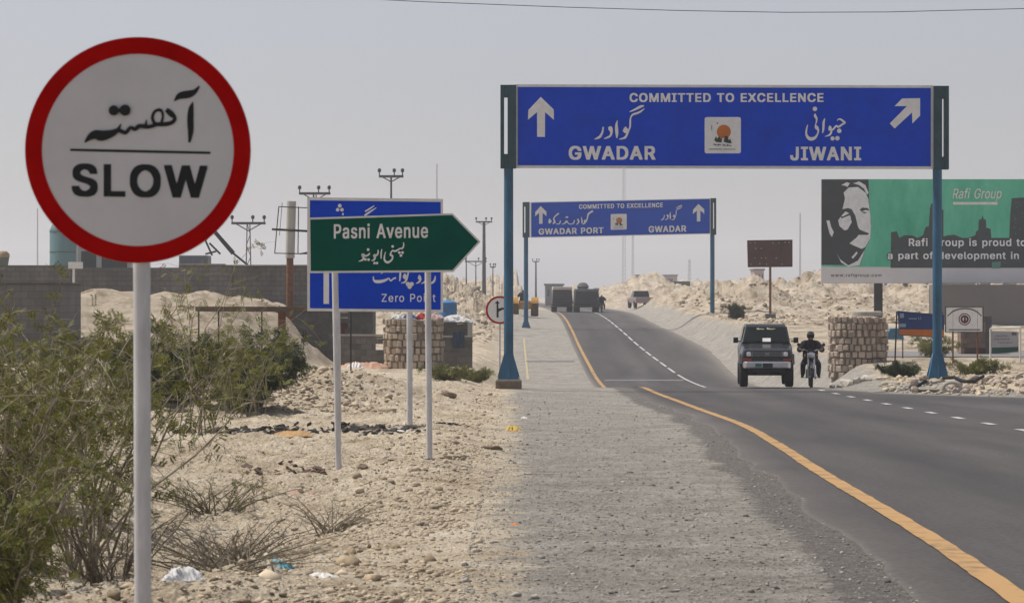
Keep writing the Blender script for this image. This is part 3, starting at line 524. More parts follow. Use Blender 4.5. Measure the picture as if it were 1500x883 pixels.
'rp':(438, ['48,-149 117,-150 120,-147 121,38 145,12 169,-3 195,-12 239,-14 269,-10 297,-1 317,9 331,20 352,39 375,77 392,131 396,175 392,247 377,297 369,311 350,339 319,367 283,383 269,386 239,390 193,388 163,378 143,364 119,338 118,381 115,384 49,384 46,381', '211,55 193,57 171,69 143,97 131,121 122,155 120,207 131,257 146,285 165,304 193,319 209,322 231,322 247,319 271,307 297,281 312,249 320,217 322,185 320,161 312,129 294,93 273,72 247,57 227,54']),
'rr':(273, ['48,-5 117,-6 120,-3 120,237 122,253 134,281 147,296 165,309 191,318 207,320 235,316 247,318 248,387 245,390 197,390 171,385 145,372 121,348 118,351 118,381 115,384 49,384 46,381']),
'rt':(241, ['154,-9 195,-10 215,-5 218,-1 218,15 207,59 195,60 175,56 157,59 141,68 134,83 132,95 132,317 135,320 208,321 210,381 207,384 135,384 132,387 131,474 61,476 58,473 58,387 55,384 1,382 0,323 3,320 55,320 58,317 58,89 67,45 85,16 95,9 121,-4']),
'ru':(424, ['158,-9 201,-10 231,-5 263,12 289,38 292,35 292,-3 295,-6 359,-6 362,-3 362,381 359,384 293,384 290,381 290,151 288,131 277,103 261,82 237,65 217,58 203,57 171,62 161,68 141,83 124,113 120,145 120,381 117,384 49,384 46,381 46,135 50,91 63,53 85,23 109,5 143,-8']),
'rw':(581, ['134,-5 203,-6 206,-3 283,272 286,271 314,161 361,-3 365,-6 434,-5 550,369 549,382 477,384 473,381 416,179 400,111 397,108 323,381 319,384 246,383 194,199 174,115 172,107 169,106 94,381 91,384 20,383 18,369 126,13']),
}

def _area(q): return sum(q[i][0]*q[(i+1) % len(q)][1]-q[(i+1) % len(q)][0]*q[i][1] for i in range(len(q)))/2
def _inside(p, q):
    c = False
    for i in range(len(q)):
        a, b = q[i], q[i-1]
        if (a[1] > p[1]) != (b[1] > p[1]) and p[0] < (b[0]-a[0])*(p[1]-a[1])/(b[1]-a[1])+a[0]: c = not c
    return c
_gc = {}
def glyph(ch, weight):
    """filled outline of a letter: (advance, [(verts, faces)])"""
    if (ch, weight) in _gc: return _gc[(ch, weight)]
    adv, loops = GLYPHS[weight+ch]; L_ = [[tuple(map(float, e.split(','))) for e in lp.split(' ')] for lp in loops]
    big = max(L_, key=lambda q: abs(_area(q))); sg = _area(big) > 0
    outs = [q for q in L_ if (_area(q) > 0) == sg]; holes = [q for q in L_ if (_area(q) > 0) != sg]
    res = []
    for o_ in outs:
        c = bpy.data.curves.new('txt', 'CURVE'); c.dimensions = '2D'; c.fill_mode = 'BOTH'
        for q in [o_]+[h for h in holes if _inside(h[0], o_)]:
            sp = c.splines.new('POLY'); sp.points.add(len(q)-1); sp.use_cyclic_u = True
            for pt, (gx_, gy_) in zip(sp.points, q): pt.co = (gx_/1000, gy_/1000, 0, 1)
        o = bpy.data.objects.new('txt', c); COL.objects.link(o)
        dg = bpy.context.evaluated_depsgraph_get(); e = o.evaluated_get(dg); me = e.to_mesh()
        res.append(([tuple(q.co)[:2] for q in me.vertices], [tuple(p.vertices) for p in me.polygons]))
        e.to_mesh_clear(); bpy.data.objects.remove(o); bpy.data.curves.remove(c)
    _gc[(ch, weight)] = (adv, res); return _gc[(ch, weight)]
class Plan:
    """local plane of a sign: photo pixels at distance Y -> local x, z ; off = metres in front of the plane"""
    def __init__(s, px0, py0, Y, shear=0.0): s.a, s.b, s.k, s.sh = px0, py0, Y/F, shear
    def xz(s, px, py): return ((px-s.a)*s.k, -(py-s.b-(px-s.a)*s.sh)*s.k)
    def poly(s, mb, pts, off, th=0.004): return mb.prism([s.xz(*p) for p in pts], -off, -off+th)
    def rect(s, mb, x0, y0, x1, y1, off, th=0.004): return s.poly(mb, [(x0, y0), (x1, y0), (x1, y1), (x0, y1)], off, th)
    def rrect(s, mb, x0, y0, x1, y1, r, off, th=.004, n=6):
        p = []
        for cx, cy, a0 in ((x1-r, y0+r, -90), (x1-r, y1-r, 0), (x0+r, y1-r, 90), (x0+r, y0+r, 180)):
            for k in range(n+1):
                a = R(a0+90*k/n); p.append((cx+r*math.cos(a), cy+r*math.sin(a)))
        return s.poly(mb, p, off, th)
    def disc(s, mb, cx, cy, r, off, th=.004, n=64, ry=None):
        return s.poly(mb, [(cx+r*math.cos(2*math.pi*k/n), cy+(ry or r)*math.sin(2*math.pi*k/n)) for k in range(n)], off, th)
    def frame(s, mb, x0, y0, x1, y1, t, off, th):
        s.rect(mb, x0, y0, x1, y0+t, off, th); s.rect(mb, x0, y1-t, x1, y1, off, th)
        s.rect(mb, x0, y0+t, x0+t, y1-t, off, th); s.rect(mb, x1-t, y0+t, x1, y1-t, off, th)
    def stroke(s, mb, pts, off, ox=0, oy=0, sc=1.0, step=0.0, wmul=1.0):
        p = [np.array([ox+q[0]/sc, oy+q[1]/sc, q[2]/sc*wmul]) for q in pts]
        # Catmull-Rom
        q = []
        for i in range(len(p)-1):
            a = p[max(i-1, 0)]; b = p[i]; c = p[i+1]; d = p[min(i+2, len(p)-1)]
            for t in (0, .25, .5, .75):
                q.append(.5*((2*b)+(-a+c)*t+(2*a-5*b+4*c-d)*t*t+(-a+3*b-3*c+d)*t**3))
        q.append(p[-1])
        L_, R_ = [], []
        for i in range(len(q)):
            t = q[min(i+1, len(q)-1)][:2]-q[max(i-1, 0)][:2]; t = t/(np.linalg.norm(t)+1e-9); n = np.array([-t[1], t[0]])
            h = max(q[i][2], .15/sc)/2
            L_.append(q[i][:2]+n*h); R_.append(q[i][:2]-n*h)
        vs = [(*[s.xz(*a)[0]], -off, s.xz(*a)[1]) for a in L_]+[(s.xz(*a)[0], -off, s.xz(*a)[1]) for a in R_]
        n = len(L_)
        mb.add(vs, [(i, i+1, n+i+1, n+i) for i in range(n-1)])
    def blob(s, mb, pts, off, ox, oy, sc): s.poly(mb, [(ox+a/sc, oy+b/sc) for a, b in pts], off, .002)
    def dot(s, mb, cx, cy, r, off, ox, oy, sc, n=10): s.disc(mb, ox+cx/sc, oy+cy/sc, r/sc, off, .002, n)
    def text(s, mb, body, x0, x1, ytop, ybase, off, bold=0.03, th=.002, slope=0.0, space=1.0, italic=0.0):
        def ev(b):
            V = []; Fs = []; X0 = 0.0; wt = 'h' if bold >= .045 else ('b' if bold >= .03 else 'r')
            for ch in b:
                if ch == ' ': X0 += .29; continue
                adv, parts_ = glyph(ch, wt)
                for j, (v, f) in enumerate(parts_):
                    n = len(V); V += [(q[0]+X0+italic*q[1], q[1], j) for q in v]; Fs += [tuple(i+n for i in e) for e in f]
                X0 += adv/1000*space
            return V, Fs
        hv, _ = ev('H'); h0 = min(q[1] for q in hv); h1 = max(q[1] for q in hv)
        v, f = ev(body); a = min(q[0] for q in v); b = max(q[0] for q in v)
        vs = []
        for q in v:
            px = x0+(q[0]-a)/(b-a)*(x1-x0); py = ybase-(q[1]-h0)/(h1-h0)*(ybase-ytop)+slope*(px-x0)
            X, Z = s.xz(px, py); vs.append((X, -off-.0012*q[2]*max(1, s.k*100), Z))
        mb.add(vs, f)

# traced script words, (x, y, width) in zoomed photo coordinates
W_GWADAR = dict(st=[[(915,210,14),(1000,175,34),(1090,130,48),(1160,95,48),(1225,80,22)],
    [(1235,140,12),(1150,205,36),(1060,245,40),(985,270,36),(940,330,28),(928,420,34),(925,520,34),(900,600,28),(860,690,40),(820,760,46),(760,785,34),(690,800,14)],
    [(655,390,8),(632,480,45),(635,580,60),(640,680,55),(638,775,22)],
    [(485,525,50),(500,570,84),(520,620,60),(520,670,45),(495,730,40),(430,765,36),(365,790,14)],
    [(345,535,30),(335,620,36),(310,690,44),(270,750,50),(210,780,36),(155,800,10)]],
    bl=[[(830,525),(860,560),(895,600),(870,670),(810,670),(765,625),(790,560)]], dt=[])
W_JIWANI = dict(st=[[(498,250,20),(495,300,50),(525,350,40),(525,420,28),(505,490,24),(525,545,70),(560,600,40),(555,670,30),(500,760,50),(420,795,70),(350,770,60),(305,690,40),(310,590,32),(335,490,16)],
    [(705,350,14),(680,430,44),(675,530,44),(668,610,38),(652,670,16)], [(850,600,36),(830,680,40),(780,720,30),(705,740,10)],
    [(970,400,16),(1000,370,26),(1050,375,36),(1110,420,40),(1138,446,34),(1080,480,36),(1000,535,40),(950,515,40),(890,580,36),(850,605,34)]],
    bl=[[(810,500),(845,530),(860,590),(830,620),(780,610),(785,540)]], dt=[(490,148,45),(1015,620,45),(870,785,42),(975,780,45)])
W_PASNI = dict(st=[[(1215,150,16),(1220,220,26),(1190,280,30),(1140,285,26),(1100,310,30),(1030,345,36),(975,330,30),(935,390,30),(935,430,40),(975,450,36),(960,530,34),(870,590,46),(800,540,40),(800,440,24),(825,360,14)],
    [(740,300,18),(725,400,30),(725,510,22)], [(655,315,20),(660,370,30),(630,430,36),(580,440,60),(590,490,40),(560,540,34),(510,550,14)],
    [(470,380,20),(460,410,34),(390,450,34),(320,420,60),(340,500,40),(300,545,34),(230,565,12)]],
    bl=[], dt=[(978,240,28),(1125,375,28),(1195,375,28),(1160,440,28),(580,605,26),(635,605,26),(440,310,30),(380,525,28),(450,530,28)])
W_ZERO = dict(st=[[(95,200,16),(100,270,30),(150,305,56),(260,300,56),(350,270,40),(405,240,24),(440,290,26),(490,250,26),(545,230,36)],
    [(245,150,10),(310,100,24)], [(635,90,26),(630,200,36),(620,300,16)], [(800,90,24),(770,220,34),(730,310,34),(650,335,10)],
    [(1045,240,36),(1010,310,34),(945,345,10)], [(1330,190,14),(1320,270,36),(1270,330,36),(1180,350,12)], [(1150,250,20),(1120,310,30),(1050,350,10)]],
    bl=[[(725,140),(765,190),(760,250),(715,260),(680,220),(695,165)], [(1020,165),(1052,220),(1045,270),(1000,265),(980,235),(995,190)]],
    dt=[(785,355,40),(860,355,40),(820,408,40),(455,110,18)])
W_ZTOP = dict(st=[[(970,300,30),(1070,240,34),(1175,170,16)], [(960,390,40),(1060,320,40),(1220,215,16)], [(490,330,30),(480,380,40)]], bl=[], dt=[(415,172,42),(370,260,40),(465,260,40)])
W_PORT = dict(st=[[(1055,180,30),(985,225,26),(965,300,20),(935,355,26),(895,388,10)], [(872,270,10),(885,350,22),(880,375,8)], [(815,300,26),(832,350,22),(795,388,10)],
    [(765,320,20),(748,368,16),(690,378,14),(660,355,16),(640,335,30),(610,365,18),(570,378,10)], [(545,320,18),(530,368,16),(480,372,12)],
    [(520,205,26),(465,250,18),(440,290,20),(455,340,26),(425,368,16)], [(470,345,22),(430,355,18)], [(370,290,26),(385,330,20),(365,362,20)]],
    bl=[[(930,310),(950,335),(930,360),(908,335)]], dt=[(655,268,14),(635,270,12),(380,330,26)])
W_SLOW = dict(st=[[(1055,260,8),(1110,210,56),(1200,192,64),(1260,165,40),(1305,112,14)], [(1240,270,8),(1222,340,45),(1215,450,55),(1218,560,48),(1205,672,20)],
    [(935,362,28),(900,348,26),(855,372,26),(838,430,26),(862,482,30),(920,492,36),(1000,485,36),(1050,460,32),(1058,425,34),(1020,385,50),(975,345,36)],
    [(935,362,22),(942,420,22),(925,480,22)],
    [(880,495,30),(800,516,34),(710,510,38),(665,540,34),(620,525,30),(570,575,34),(500,552,38),(440,580,60),(340,605,88),(270,595,76),(215,622,50),(165,672,10)],
    [(770,510,30),(780,448,8)], [(490,555,34),(528,488,8)]], bl=[], dt=[(455,355,44),(567,352,48),(510,355,18)])
def word(pl, mb, W, off, ox, oy, sc, wmul=1.0):
    e = 0.0
    for st in W['st']: pl.stroke(mb, st, off+e, ox, oy, sc, wmul=wmul); e += .0006
    for b in W['bl']: pl.blob(mb, b, off+e+.002, ox, oy, sc); e += .0006
    for d in W['dt']: pl.dot(mb, d[0], d[1], d[2]*wmul, off+e+.002, ox, oy, sc); e += .0006

UP_ARROW = [(792,142.4),(811.2,161),(811.2,176),(798.4,164.7),(798.2,201),(786.7,200.7),(786.7,164.7),(773.3,176),(774,161.6)]
DIAG_ARROW = [(1302.9,181.3),(1328,156),(1310,156),(1321,144.8),(1347.3,144.3),(1347.3,170),(1336,181.3),(1335.5,165.2),(1310,188.7)]

# ------------------------------------------------------------------ 1 round SLOW sign
Y0 = 9.4; gx = PX(205, Y0); g0 = gz(gx, Y0)
t = thing('round_traffic_sign', 'large round red-rimmed traffic sign reading SLOW on a white pole', 'traffic sign', (gx, Y0, g0))
pl = Plan(205, HZ+(CZ-g0)*F/Y0, Y0)
mb = MB(); pl.disc(mb, 202, 220, 165.5, 0.0, .003, 96); plate = mb.build('sign_plate', M_SIGNW, t)
mb = MB(); n = 96   # red ring
vs = []; fs = []
for k in range(n):
    a = 2*math.pi*k/n
    for r_ in (165.2, 140.5):
        X, Z = pl.xz(202+r_*math.cos(a), 220+r_*math.sin(a)); vs.append((X, -.0015, Z))
for k in range(n): j = (k+1) % n; fs.append((2*k, 2*j, 2*j+1, 2*k+1))
mb.add(vs, fs).build('red_border', M_RED, t)
mb = MB(); word(pl, mb, W_SLOW, .0015, 100, 110, 6.79, 1.18)
pl.stroke(mb, [(20,745,24),(700,760,26),(1415,775,24)], .0015, 100, 110, 6.79)
pl.text(mb, 'SLOW', 105, 304, 240, 287.5, .0015, bold=.05, slope=.014)
mb.build('lettering', M_BLACK, t)
mb = MB()
zt = pl.xz(205, 330)[1]
mb.tube((pl.xz(208.5, 1)[0], .035, -.3), (pl.xz(205.5, 1)[0], .035, zt), .0285, .0285, 20)
mb.build('post', M_GALV, t, smooth=True)
mb = MB()
for py in (300, 345): mb.box((pl.xz(205, py)[0], .006, pl.xz(205, py)[1]), (.12, .006, .03))
mb.build('clamp', M_STEEL, t)

# ------------------------------------------------------------------ 2 green arrow sign
Y0 = 32.0; gx = PX(560, Y0); g0 = CZ-2.0
t = thing('street_name_sign', 'green arrow-shaped street sign reading Pasni Avenue on two thin white posts', 'street sign', (gx, Y0, g0))
pl = Plan(560, HZ+2.0*F/Y0, Y0)
o1 = [(452,319),(663,312.5),(704,354),(664,398.5),(453,400)]
i1 = [(454.5,321.8),(662,315.2),(700.3,354),(662.7,395.5),(455.3,397)]
mb = MB(); pl.poly(mb, o1, 0, .012); mb.build('sign_board', M_SBORD, t)
mb = MB(); pl.poly(mb, i1, .002, .0015); mb.build('green_face', M_GREEN, t)
mb = MB(); pl.text(mb, 'Pasni Avenue', 489, 627, 328.5, 349.5, .0035, bold=.032, slope=-.008); word(pl, mb, W_PASNI, .0035, 510, 345, 15.0, 1.1)
mb.build('lettering', M_SIGNW2, t)
for (a, b, yb) in ((489, 496, 690), (626, 629, 670)):
    z0 = gz(PX(b, Y0), Y0)-g0-.2
    mb = MB(); mb.tube((pl.xz(b, 1)[0], .05, z0), (pl.xz(a, 1)[0], .05, pl.xz(a, 330)[1]), .036, .036, 14); mb.build('post', M_GALV, t, smooth=True)

# ------------------------------------------------------------------ 3 blue Zero Point sign
Y0 = 49.0; gx = PX(560, Y0); g0 = CZ-2.33
t = thing('direction_sign', 'blue rectangular direction sign reading Zero Point, half hidden behind the green arrow sign', 'road sign', (gx, Y0, g0))
pl = Plan(560, HZ+2.33*F/Y0, Y0)
mb = MB(); pl.poly(mb, [(450,289),(649,291.5),(649,457.5),(450,455.5)], 0, .02); mb.build('sign_board', M_SBORD, t)
mb = MB(); pl.poly(mb, [(454,293.5),(645.5,296),(645.5,453.5),(454,451.5)], .003, .002); mb.build('blue_face', M_BLUE, t)
mb = MB(); pl.text(mb, 'Zero Point', 559, 638, 430.3, 442, .006, bold=.018, space=1.12)
word(pl, mb, W_ZERO, .006, 540, 390, 13.64, 1.1); word(pl, mb, W_ZTOP, .006, 470, 290, 15.0)
mb.build('lettering', M_SIGNW2, t)
mb = MB(); pl.poly(mb, [(478,352),(492,366),(492,378),(482,369),(482,445),(474,445),(474,369),(464,378),(464,366)], .006, .002); mb.build('arrow', M_SIGNW2, t)
for (a, b) in ((492, 496), (599.5, 600)):
    z0 = gz(PX(b, Y0), Y0)-g0-.2
    mb = MB(); mb.tube((pl.xz(b, 1)[0], .06, z0), (pl.xz(a, 1)[0], .06, pl.xz(a, 330)[1]), .052, .052, 14); mb.build('post', M_GALV, t, smooth=True)

# ------------------------------------------------------------------ 4/5 gantries
def emblem(pl, t, x0, y0, x1, y1, off):
    wd = x1-x0; u = wd/53.0
    mb = MB(); pl.rrect(mb, x0, y0, x1, y1, 3*u, off, .006); e = mb.build('emblem_panel', M_SIGNW2, t)
    cx, cy = x0+28*u, y0+21.5*u
    mb = MB(); pl.poly(mb, [(cx+10.2*u*math.cos(a), min(cy+10.2*u*math.sin(a), cy+9*u)) for a in np.linspace(0, 2*math.pi, 40)[:-1]], off+.008, .004); mb.build('orange_sun', M_ORANGE, e)
    mb = MB()
    X = lambda q: x0+q*u; Yp = lambda q: y0+q*u
    pl.poly(mb, [(X(14), Yp(34)), (X(16.5), Yp(28)), (X(18), Yp(32)), (X(21), Yp(28)), (X(24), Yp(32)), (X(26), Yp(28)), (X(24.5), Yp(37)), (X(17), Yp(36.5))], off+.014, .004)
    pl.poly(mb, [(X(28), Yp(36)), (X(29), Yp(29)), (X(31), Yp(27)), (X(34), Yp(29)), (X(35), Yp(34)), (X(37.5), Yp(32)), (X(39.5), Yp(38.5)), (X(32), Yp(37.5))], off+.014, .004)
    for k in range(12):
        if k == 5: continue
        pl.rect(mb, X(13+k*2.2), Yp(39+(k % 3)*.5+k*.12), X(14.6+k*2.2), Yp(40.8+(k % 2)*.7+k*.12), off+.014, .004)
    pl.stroke(mb, [(X(10.5), Yp(11), .2*u), (X(10.2), Yp(15), 1*u), (X(10.6), Yp(20), .3*u)], off+.014)
    pl.rect(mb, X(17.5), Yp(8), X(19.5), Yp(9.8), off+.014, .004)
    mb.build('emblem_marks', mat('dark_green_print', (.03, .045, .03), .6), e)
    mb = MB(); pl.rect(mb, X(6), Yp(46.2), X(25), Yp(47.6), off+.014, .004); pl.rect(mb, X(27), Yp(46.4), X(45), Yp(47.6), off+.014, .004)
    mb.build('emblem_caption', mat('grey_print', (.28, .27, .27), .6), e)

def gantry_post(t, pl, cx, half, ytop, ybr, ybase, slot, side, foot, mpost):
    """bracket frame beside the board (two uprights joined top and bottom), post below, flared gusseted foot"""
    k = pl.k
    x0, x1, s0, s1, sy0, sy1 = slot
    mb = MB()
    pl.rect(mb, x0, ytop, s0, ybr, .16, .32); pl.rect(mb, s1, ytop, x1, ybr, .16, .32)
    pl.rect(mb, s0, ytop, s1, sy0, .15, .30); pl.rect(mb, s0, sy1, s1, ybr, .15, .30)
    f = mb.build('bracket_frame', M_POSTD, t, bevel=.01)
    xc = pl.xz(cx, 1)[0]; zt = pl.xz(cx, ybr)[1]; zb = pl.xz(cx, ybase)[1]
    mb = MB(); mb.tube((xc, 0, zb), (xc, 0, zt+.05), half*k*1.04, half*k, 20)
    p = mb.build('post', mpost, t, smooth=True)
    h = foot[1]*k; wf = foot[0]*k
    mb = MB(); r_ = half*k*.9
    for a in range(4):
        an = a*math.pi/2
        M = Matrix.Rotation(an, 3, 'Z')
        pr = [(r_, zb+.02), (wf, zb+.02), (wf, zb+.10), (r_, zb+h)]
        vs = [M @ Vector((x, y, z)) + Vector((xc, 0, 0)) for y in (-.02, .02) for x, z in pr]
        mb.add(vs, [(0, 1, 2, 3), (7, 6, 5, 4), (0, 4, 5, 1), (1, 5, 6, 2), (2, 6, 7, 3), (3, 7, 4, 0)])
    # plate skirt between the gussets (pyramid)
    q = wf*.93; a_ = r_*1.1
    mb.hexa([(xc-q, -q, zb+.02), (xc+q, -q, zb+.02), (xc+q, q, zb+.02), (xc-q, q, zb+.02), (xc-a_, -a_, zb+h*.97), (xc+a_, -a_, zb+h*.97), (xc+a_, a_, zb+h*.97), (xc-a_, a_, zb+h*.97)])
    mb.build('gusset', mpost, p)
    mb = MB(); mb.box((xc, 0, zb), (wf*2.25, wf*2.25, .035)); mb.build('base_plate', M_CONCL, p)
    mb = MB()
    for sx in (-1, 1):
        for sy in (-1, 1): mb.tube((xc+sx*wf*.95, sy*wf*.95, zb+.0), (xc+sx*wf*.95, sy*wf*.95, zb+.09), .022, .022, 6)
    mb.build('anchor_bolt', M_STEEL, p)
    mb = MB(); mb.box((xc, 0, zb-.16), (wf*2.4, wf*2.4, .28)); mb.build('footing', M_ROCKD, t, bevel=.03)

Y0 = 83.0; g0 = PZ(556, Y0)
t = thing('overhead_sign_gantry', 'big blue overhead gantry sign to GWADAR and JIWANI on two blue posts', 'road sign', (PX(1060, Y0), Y0, g0))
pl = Plan(1060, 556, Y0)
mb = MB(); pl.poly(mb, [(754.5,124),(1367,125.5),(1367,248),(754.5,246.5)], .05, .1); mb.build('sign_board', M_SBORD, t)
mb = MB(); pl.poly(mb, [(758.5,128),(1363,129.5),(1363,244),(758.5,242.5)], .062, .006); mb.build('blue_face', M_BLUE, t)
mb = MB()
pl.text(mb, 'COMMITTED TO EXCELLENCE', 922, 1206, 137, 150, .07, bold=.045)
pl.text(mb, 'GWADAR', 833, 960, 214.3, 234.3, .07, bold=.055); pl.text(mb, 'JIWANI', 1157, 1261, 215.3, 235.3, .07, bold=.055)
word(pl, mb, W_GWADAR, .07, 860, 150, 14.72, 1.1); word(pl, mb, W_JIWANI, .07, 1160, 150, 14.72, 1.1)
mb.build('lettering', M_SIGNW2, t)
mb = MB(); pl.poly(mb, UP_ARROW, .072, .006); mb.build('straight_arrow', M_SIGNW2, t)
mb = MB(); pl.poly(mb, DIAG_ARROW, .072, .006); mb.build('diagonal_arrow', M_SIGNW2, t)
emblem(pl, t, 1032, 172, 1085, 225, .07)
gantry_post(t, pl, 745, 6.8, 125, 247, 556, (733, 756, 738.5, 743.5, 143, 226), -1, (16, 40), M_POST)
gantry_post(t, pl, 1373, 6.8, 126.5, 248.5, 556, (1367, 1389, 1379, 1383, 145, 230), 1, (16, 40), M_POST)

Y0 = 192.0; g0 = PZ(483, Y0)
t = thing('overhead_sign_gantry', 'smaller, farther blue gantry sign to GWADAR PORT and GWADAR with two upward arrows', 'road sign', (PX(907, Y0), Y0, g0))
pl = Plan(907, 483, Y0, shear=0.021)
sh = lambda x, y: (x, y - (x-907)*0.0)
def uq(x, y): return (x, y-(x-907)*.021)
mb = MB(); pl.rect(mb, 777, 293.5, 1041, 345.5, .06, .12); mb.build('sign_board', M_SBORD, t)
mb = MB(); pl.rect(mb, 778.5, 294.5, 1039.5, 344.5, .075, .01); mb.build('blue_face', M_BLUE2, t)
mb = MB()
pl.text(mb, 'COMMITTED TO EXCELLENCE', 848, 971, 298.5, 305, .10, bold=.05)
pl.text(mb, 'GWADAR PORT', 789, 884, 332.5, 341.3, .10, bold=.05); pl.text(mb, 'GWADAR', 950, 1005, 332.3, 341.5, .10, bold=.05)
word(pl, mb, W_PORT, .10, 770, 291.5, 10.71, 1.0)
word(pl, mb, W_GWADAR, .10, 963, 300.5, 34.0, 1.1)
mb.build('lettering', M_SIGNW2, t)
for (cx, cy, k_) in ((792, 312.5, .44), (1023, 314, .44)):
    mb = MB(); pl.poly(mb, [(cx+(x-792)*k_, cy+(y-171.5)*k_) for x, y in UP_ARROW], .105, .008); mb.build('straight_arrow', M_SIGNW2, t)
emblem(pl, t, 894.5, 313.5, 918, 336.5, .10)
gantry_post(t, pl, 770.5, 3.2, 293.3, 345, 480.5, (765.5, 776, 768, 769.5, 300, 338), -1, (7, 15), M_POST)
gantry_post(t, pl, 1043.5, 3.2, 293.3, 347, 484.5, (1041, 1049, 1044.5, 1046, 300, 338), 1, (7, 15), M_POST)

# ------------------------------------------------------------------ 6 round turn sign
Y0 = 92.0; gx = PX(732, Y0); g0 = gz(gx, Y0)
t = thing('round_traffic_sign', 'small round red-rimmed sign with a black right-branching arrow, behind the blue gantry post', 'traffic sign', (gx, Y0, g0))
pl = Plan(732, HZ+(CZ-g0)*F/Y0, Y0)
mb = MB(); pl.disc(mb, 732, 454, 20.5, .0, .01); mb.build('red_border', M_RED, t)
mb = MB(); pl.disc(mb, 732, 454, 17.6, .006, .004); mb.build('white_face', M_SIGNW2, t)
mb = MB(); pl.poly(mb, [(728.5,440),(732,444.5),(730,444.5),(730,452),(736,450.5),(740,450.5),(740,453.5),(736,453.5),(730.4,456.5),(730.4,465),(727.4,465),(727.4,444.5),(725,444.5)], .012, .004); mb.build('black_arrow', M_BLACK, t)
mb = MB(); mb.tube((0, .05, -.3), (0, .05, pl.xz(732, 445)[1]), .035, .035, 10); mb.build('post', M_GALV, t, smooth=True)

# ------------------------------------------------------------------ 7 billboard
Y0 = 170.0; gx = PX(1420, Y0); g0 = PZ(468, Y0)
t = thing('billboard', 'huge green billboard with a black-and-white portrait, city skyline and white text', 'billboard', (gx, Y0, g0))
pl = Plan(1420, 468, Y0)
mb = MB(); pl.rect(mb, 1203, 262.5, 1640, 415, .0, .35); mb.build('board_frame', mat('pale_sheet_back', (.5, .49, .48), .7), t)
mb = MB(); pl.rect(mb, 1203.5, 391, 1640, 414.5, .03, .02); mb.build('white_band', mat('white_banner_vinyl', (.72, .70, .70), .6, var=.06, scale=.5), t)
M_BGREEN = mat('green_banner_print', (.008, .36, .20), .5, scale=.30, col2=(.16, .66, .44), stretch=(1, 1, .45))
mb = MB(); pl.rect(mb, 1203.5, 263, 1640, 391, .03, .02); mb.build('green_print', M_BGREEN, t)
M_BD = mat('dark_print', (.022, .028, .03), .5, var=.2, scale=1)
zz = lambda L_: [(1195+a/5.52, 255+b/5.52) for a, b in L_]
mb = MB(); pl.poly(mb, zz([(47,45),(425,45),(432,260),(445,400),(440,520),(400,600),(360,735),(45,735)]), .04, .004); por = mb.build('portrait', M_BD, t)
mb = MB()
pl.poly(mb, zz([(265,110),(340,105),(400,150),(424,200),(430,260),(440,330),(444,420),(439,520),(400,590),(370,605),(300,575),(272,560),(330,512),(345,492),(420,492),(432,480),(380,460),(352,447),(340,425),(320,340),(290,285),(260,275),(215,285),(235,200),(225,150)]), .046, .004)
pl.poly(mb, zz([(180,375),(200,345),(208,360),(262,338),(278,335),(290,390),(255,450),(230,455),(190,420)]), .046, .004)
pl.poly(mb, zz([(205,338),(240,302),(270,318),(215,345)]), .046, .004)
pl.poly(mb, zz([(205,90),(250,66),(275,75),(255,105),(235,95)]), .046, .004)
pl.poly(mb, zz([(300,76),(350,60),(400,90),(425,150),(415,170),(390,120),(350,90)]), .046, .004)
pl.poly(mb, zz([(85,375),(110,375),(125,430),(145,470),(130,510),(110,480)]), .046, .004)
pl.poly(mb, zz([(168,640),(195,688),(262,738),(340,700),(395,612),(355,735),(262,748),(205,715)]), .046, .004)
pl.poly(mb, zz([(330,625),(338,640),(300,685),(288,672)]), .046, .004)
mb.build('portrait_highlight', mat('pale_grey_print', (.76, .77, .78), .5), por)
mb = MB()
pl.poly(mb, zz([(352,290),(375,271),(420,276),(434,296),(400,291),(372,303)]), .052, .004); pl.poly(mb, zz([(362,303),(416,310),(392,320)]), .052, .004)
mb.build('portrait_shadow', M_BD, por)
zb = lambda L_: [(1280+a/5.35, 255+b/5.35) for a, b in L_]
mb = MB()
pl.poly(mb, zb([(130,735),(135,455),(180,450),(200,500),(240,480),(300,480),(340,500),(385,480),(405,415),(430,410),(440,270),(448,235),(470,225),(500,225),(530,270),(545,285),(545,490),(580,480),(630,475),(690,500),(740,500),(795,480),(800,450),(818,440),(822,360),(845,350),(850,320),(860,350),(878,360),(880,420),(915,430),(920,500),(1000,500),(1060,500),(1070,300),(1080,190),(1170,185),(1240,185),(1250,480),(1400,470),(1420,300),(1500,300),(1520,735)]), .04, .004)
sky_ = mb.build('skyline', mat('skyline_print', (.030, .04, .042), .5, scale=1.2, col2=(.05, .06, .06), thr=(.4, .75)), t)
mb = MB()
for k in range(46):
    a, b = rng.choice([(1085+rng.random()*90, 215+rng.random()*260), (560+rng.random()*360, 570+rng.random()*160), (1000+rng.random()*170, 520+rng.random()*200)])
    w_ = rng.uniform(3, 9); pl.poly(mb, zb([(a, b), (a+w_, b), (a+w_, b+w_*.7), (a, b+w_*.7)]), .046, .003)
pl.poly(mb, zb([(925,690),(995,685),(990,738),(925,740)]), .046, .003)
mb.build('skyline_lights', mat('teal_print', (.09, .25, .2), .5), sky_)
def outlined(body, x0, x1, yt, yb, bold=.035):
    mb = MB(); g_ = (x1-x0)*.004+.6
    for i, (a, b) in enumerate(((-1, -1), (1, -1), (-1, 1), (1, 1), (0, -1.4), (0, 1.4), (-1.5, 0), (1.5, 0))): pl.text(mb, body, x0+a, x1+a, yt+b, yb+b, .050+.0006*i, bold=.035)
    mb.build('text_shadow', M_BD, t)
    mb = MB(); pl.text(mb, body, x0, x1, yt, yb, .06, bold=bold); mb.build('lettering', mat('white_print', (.85, .86, .86), .5), t)
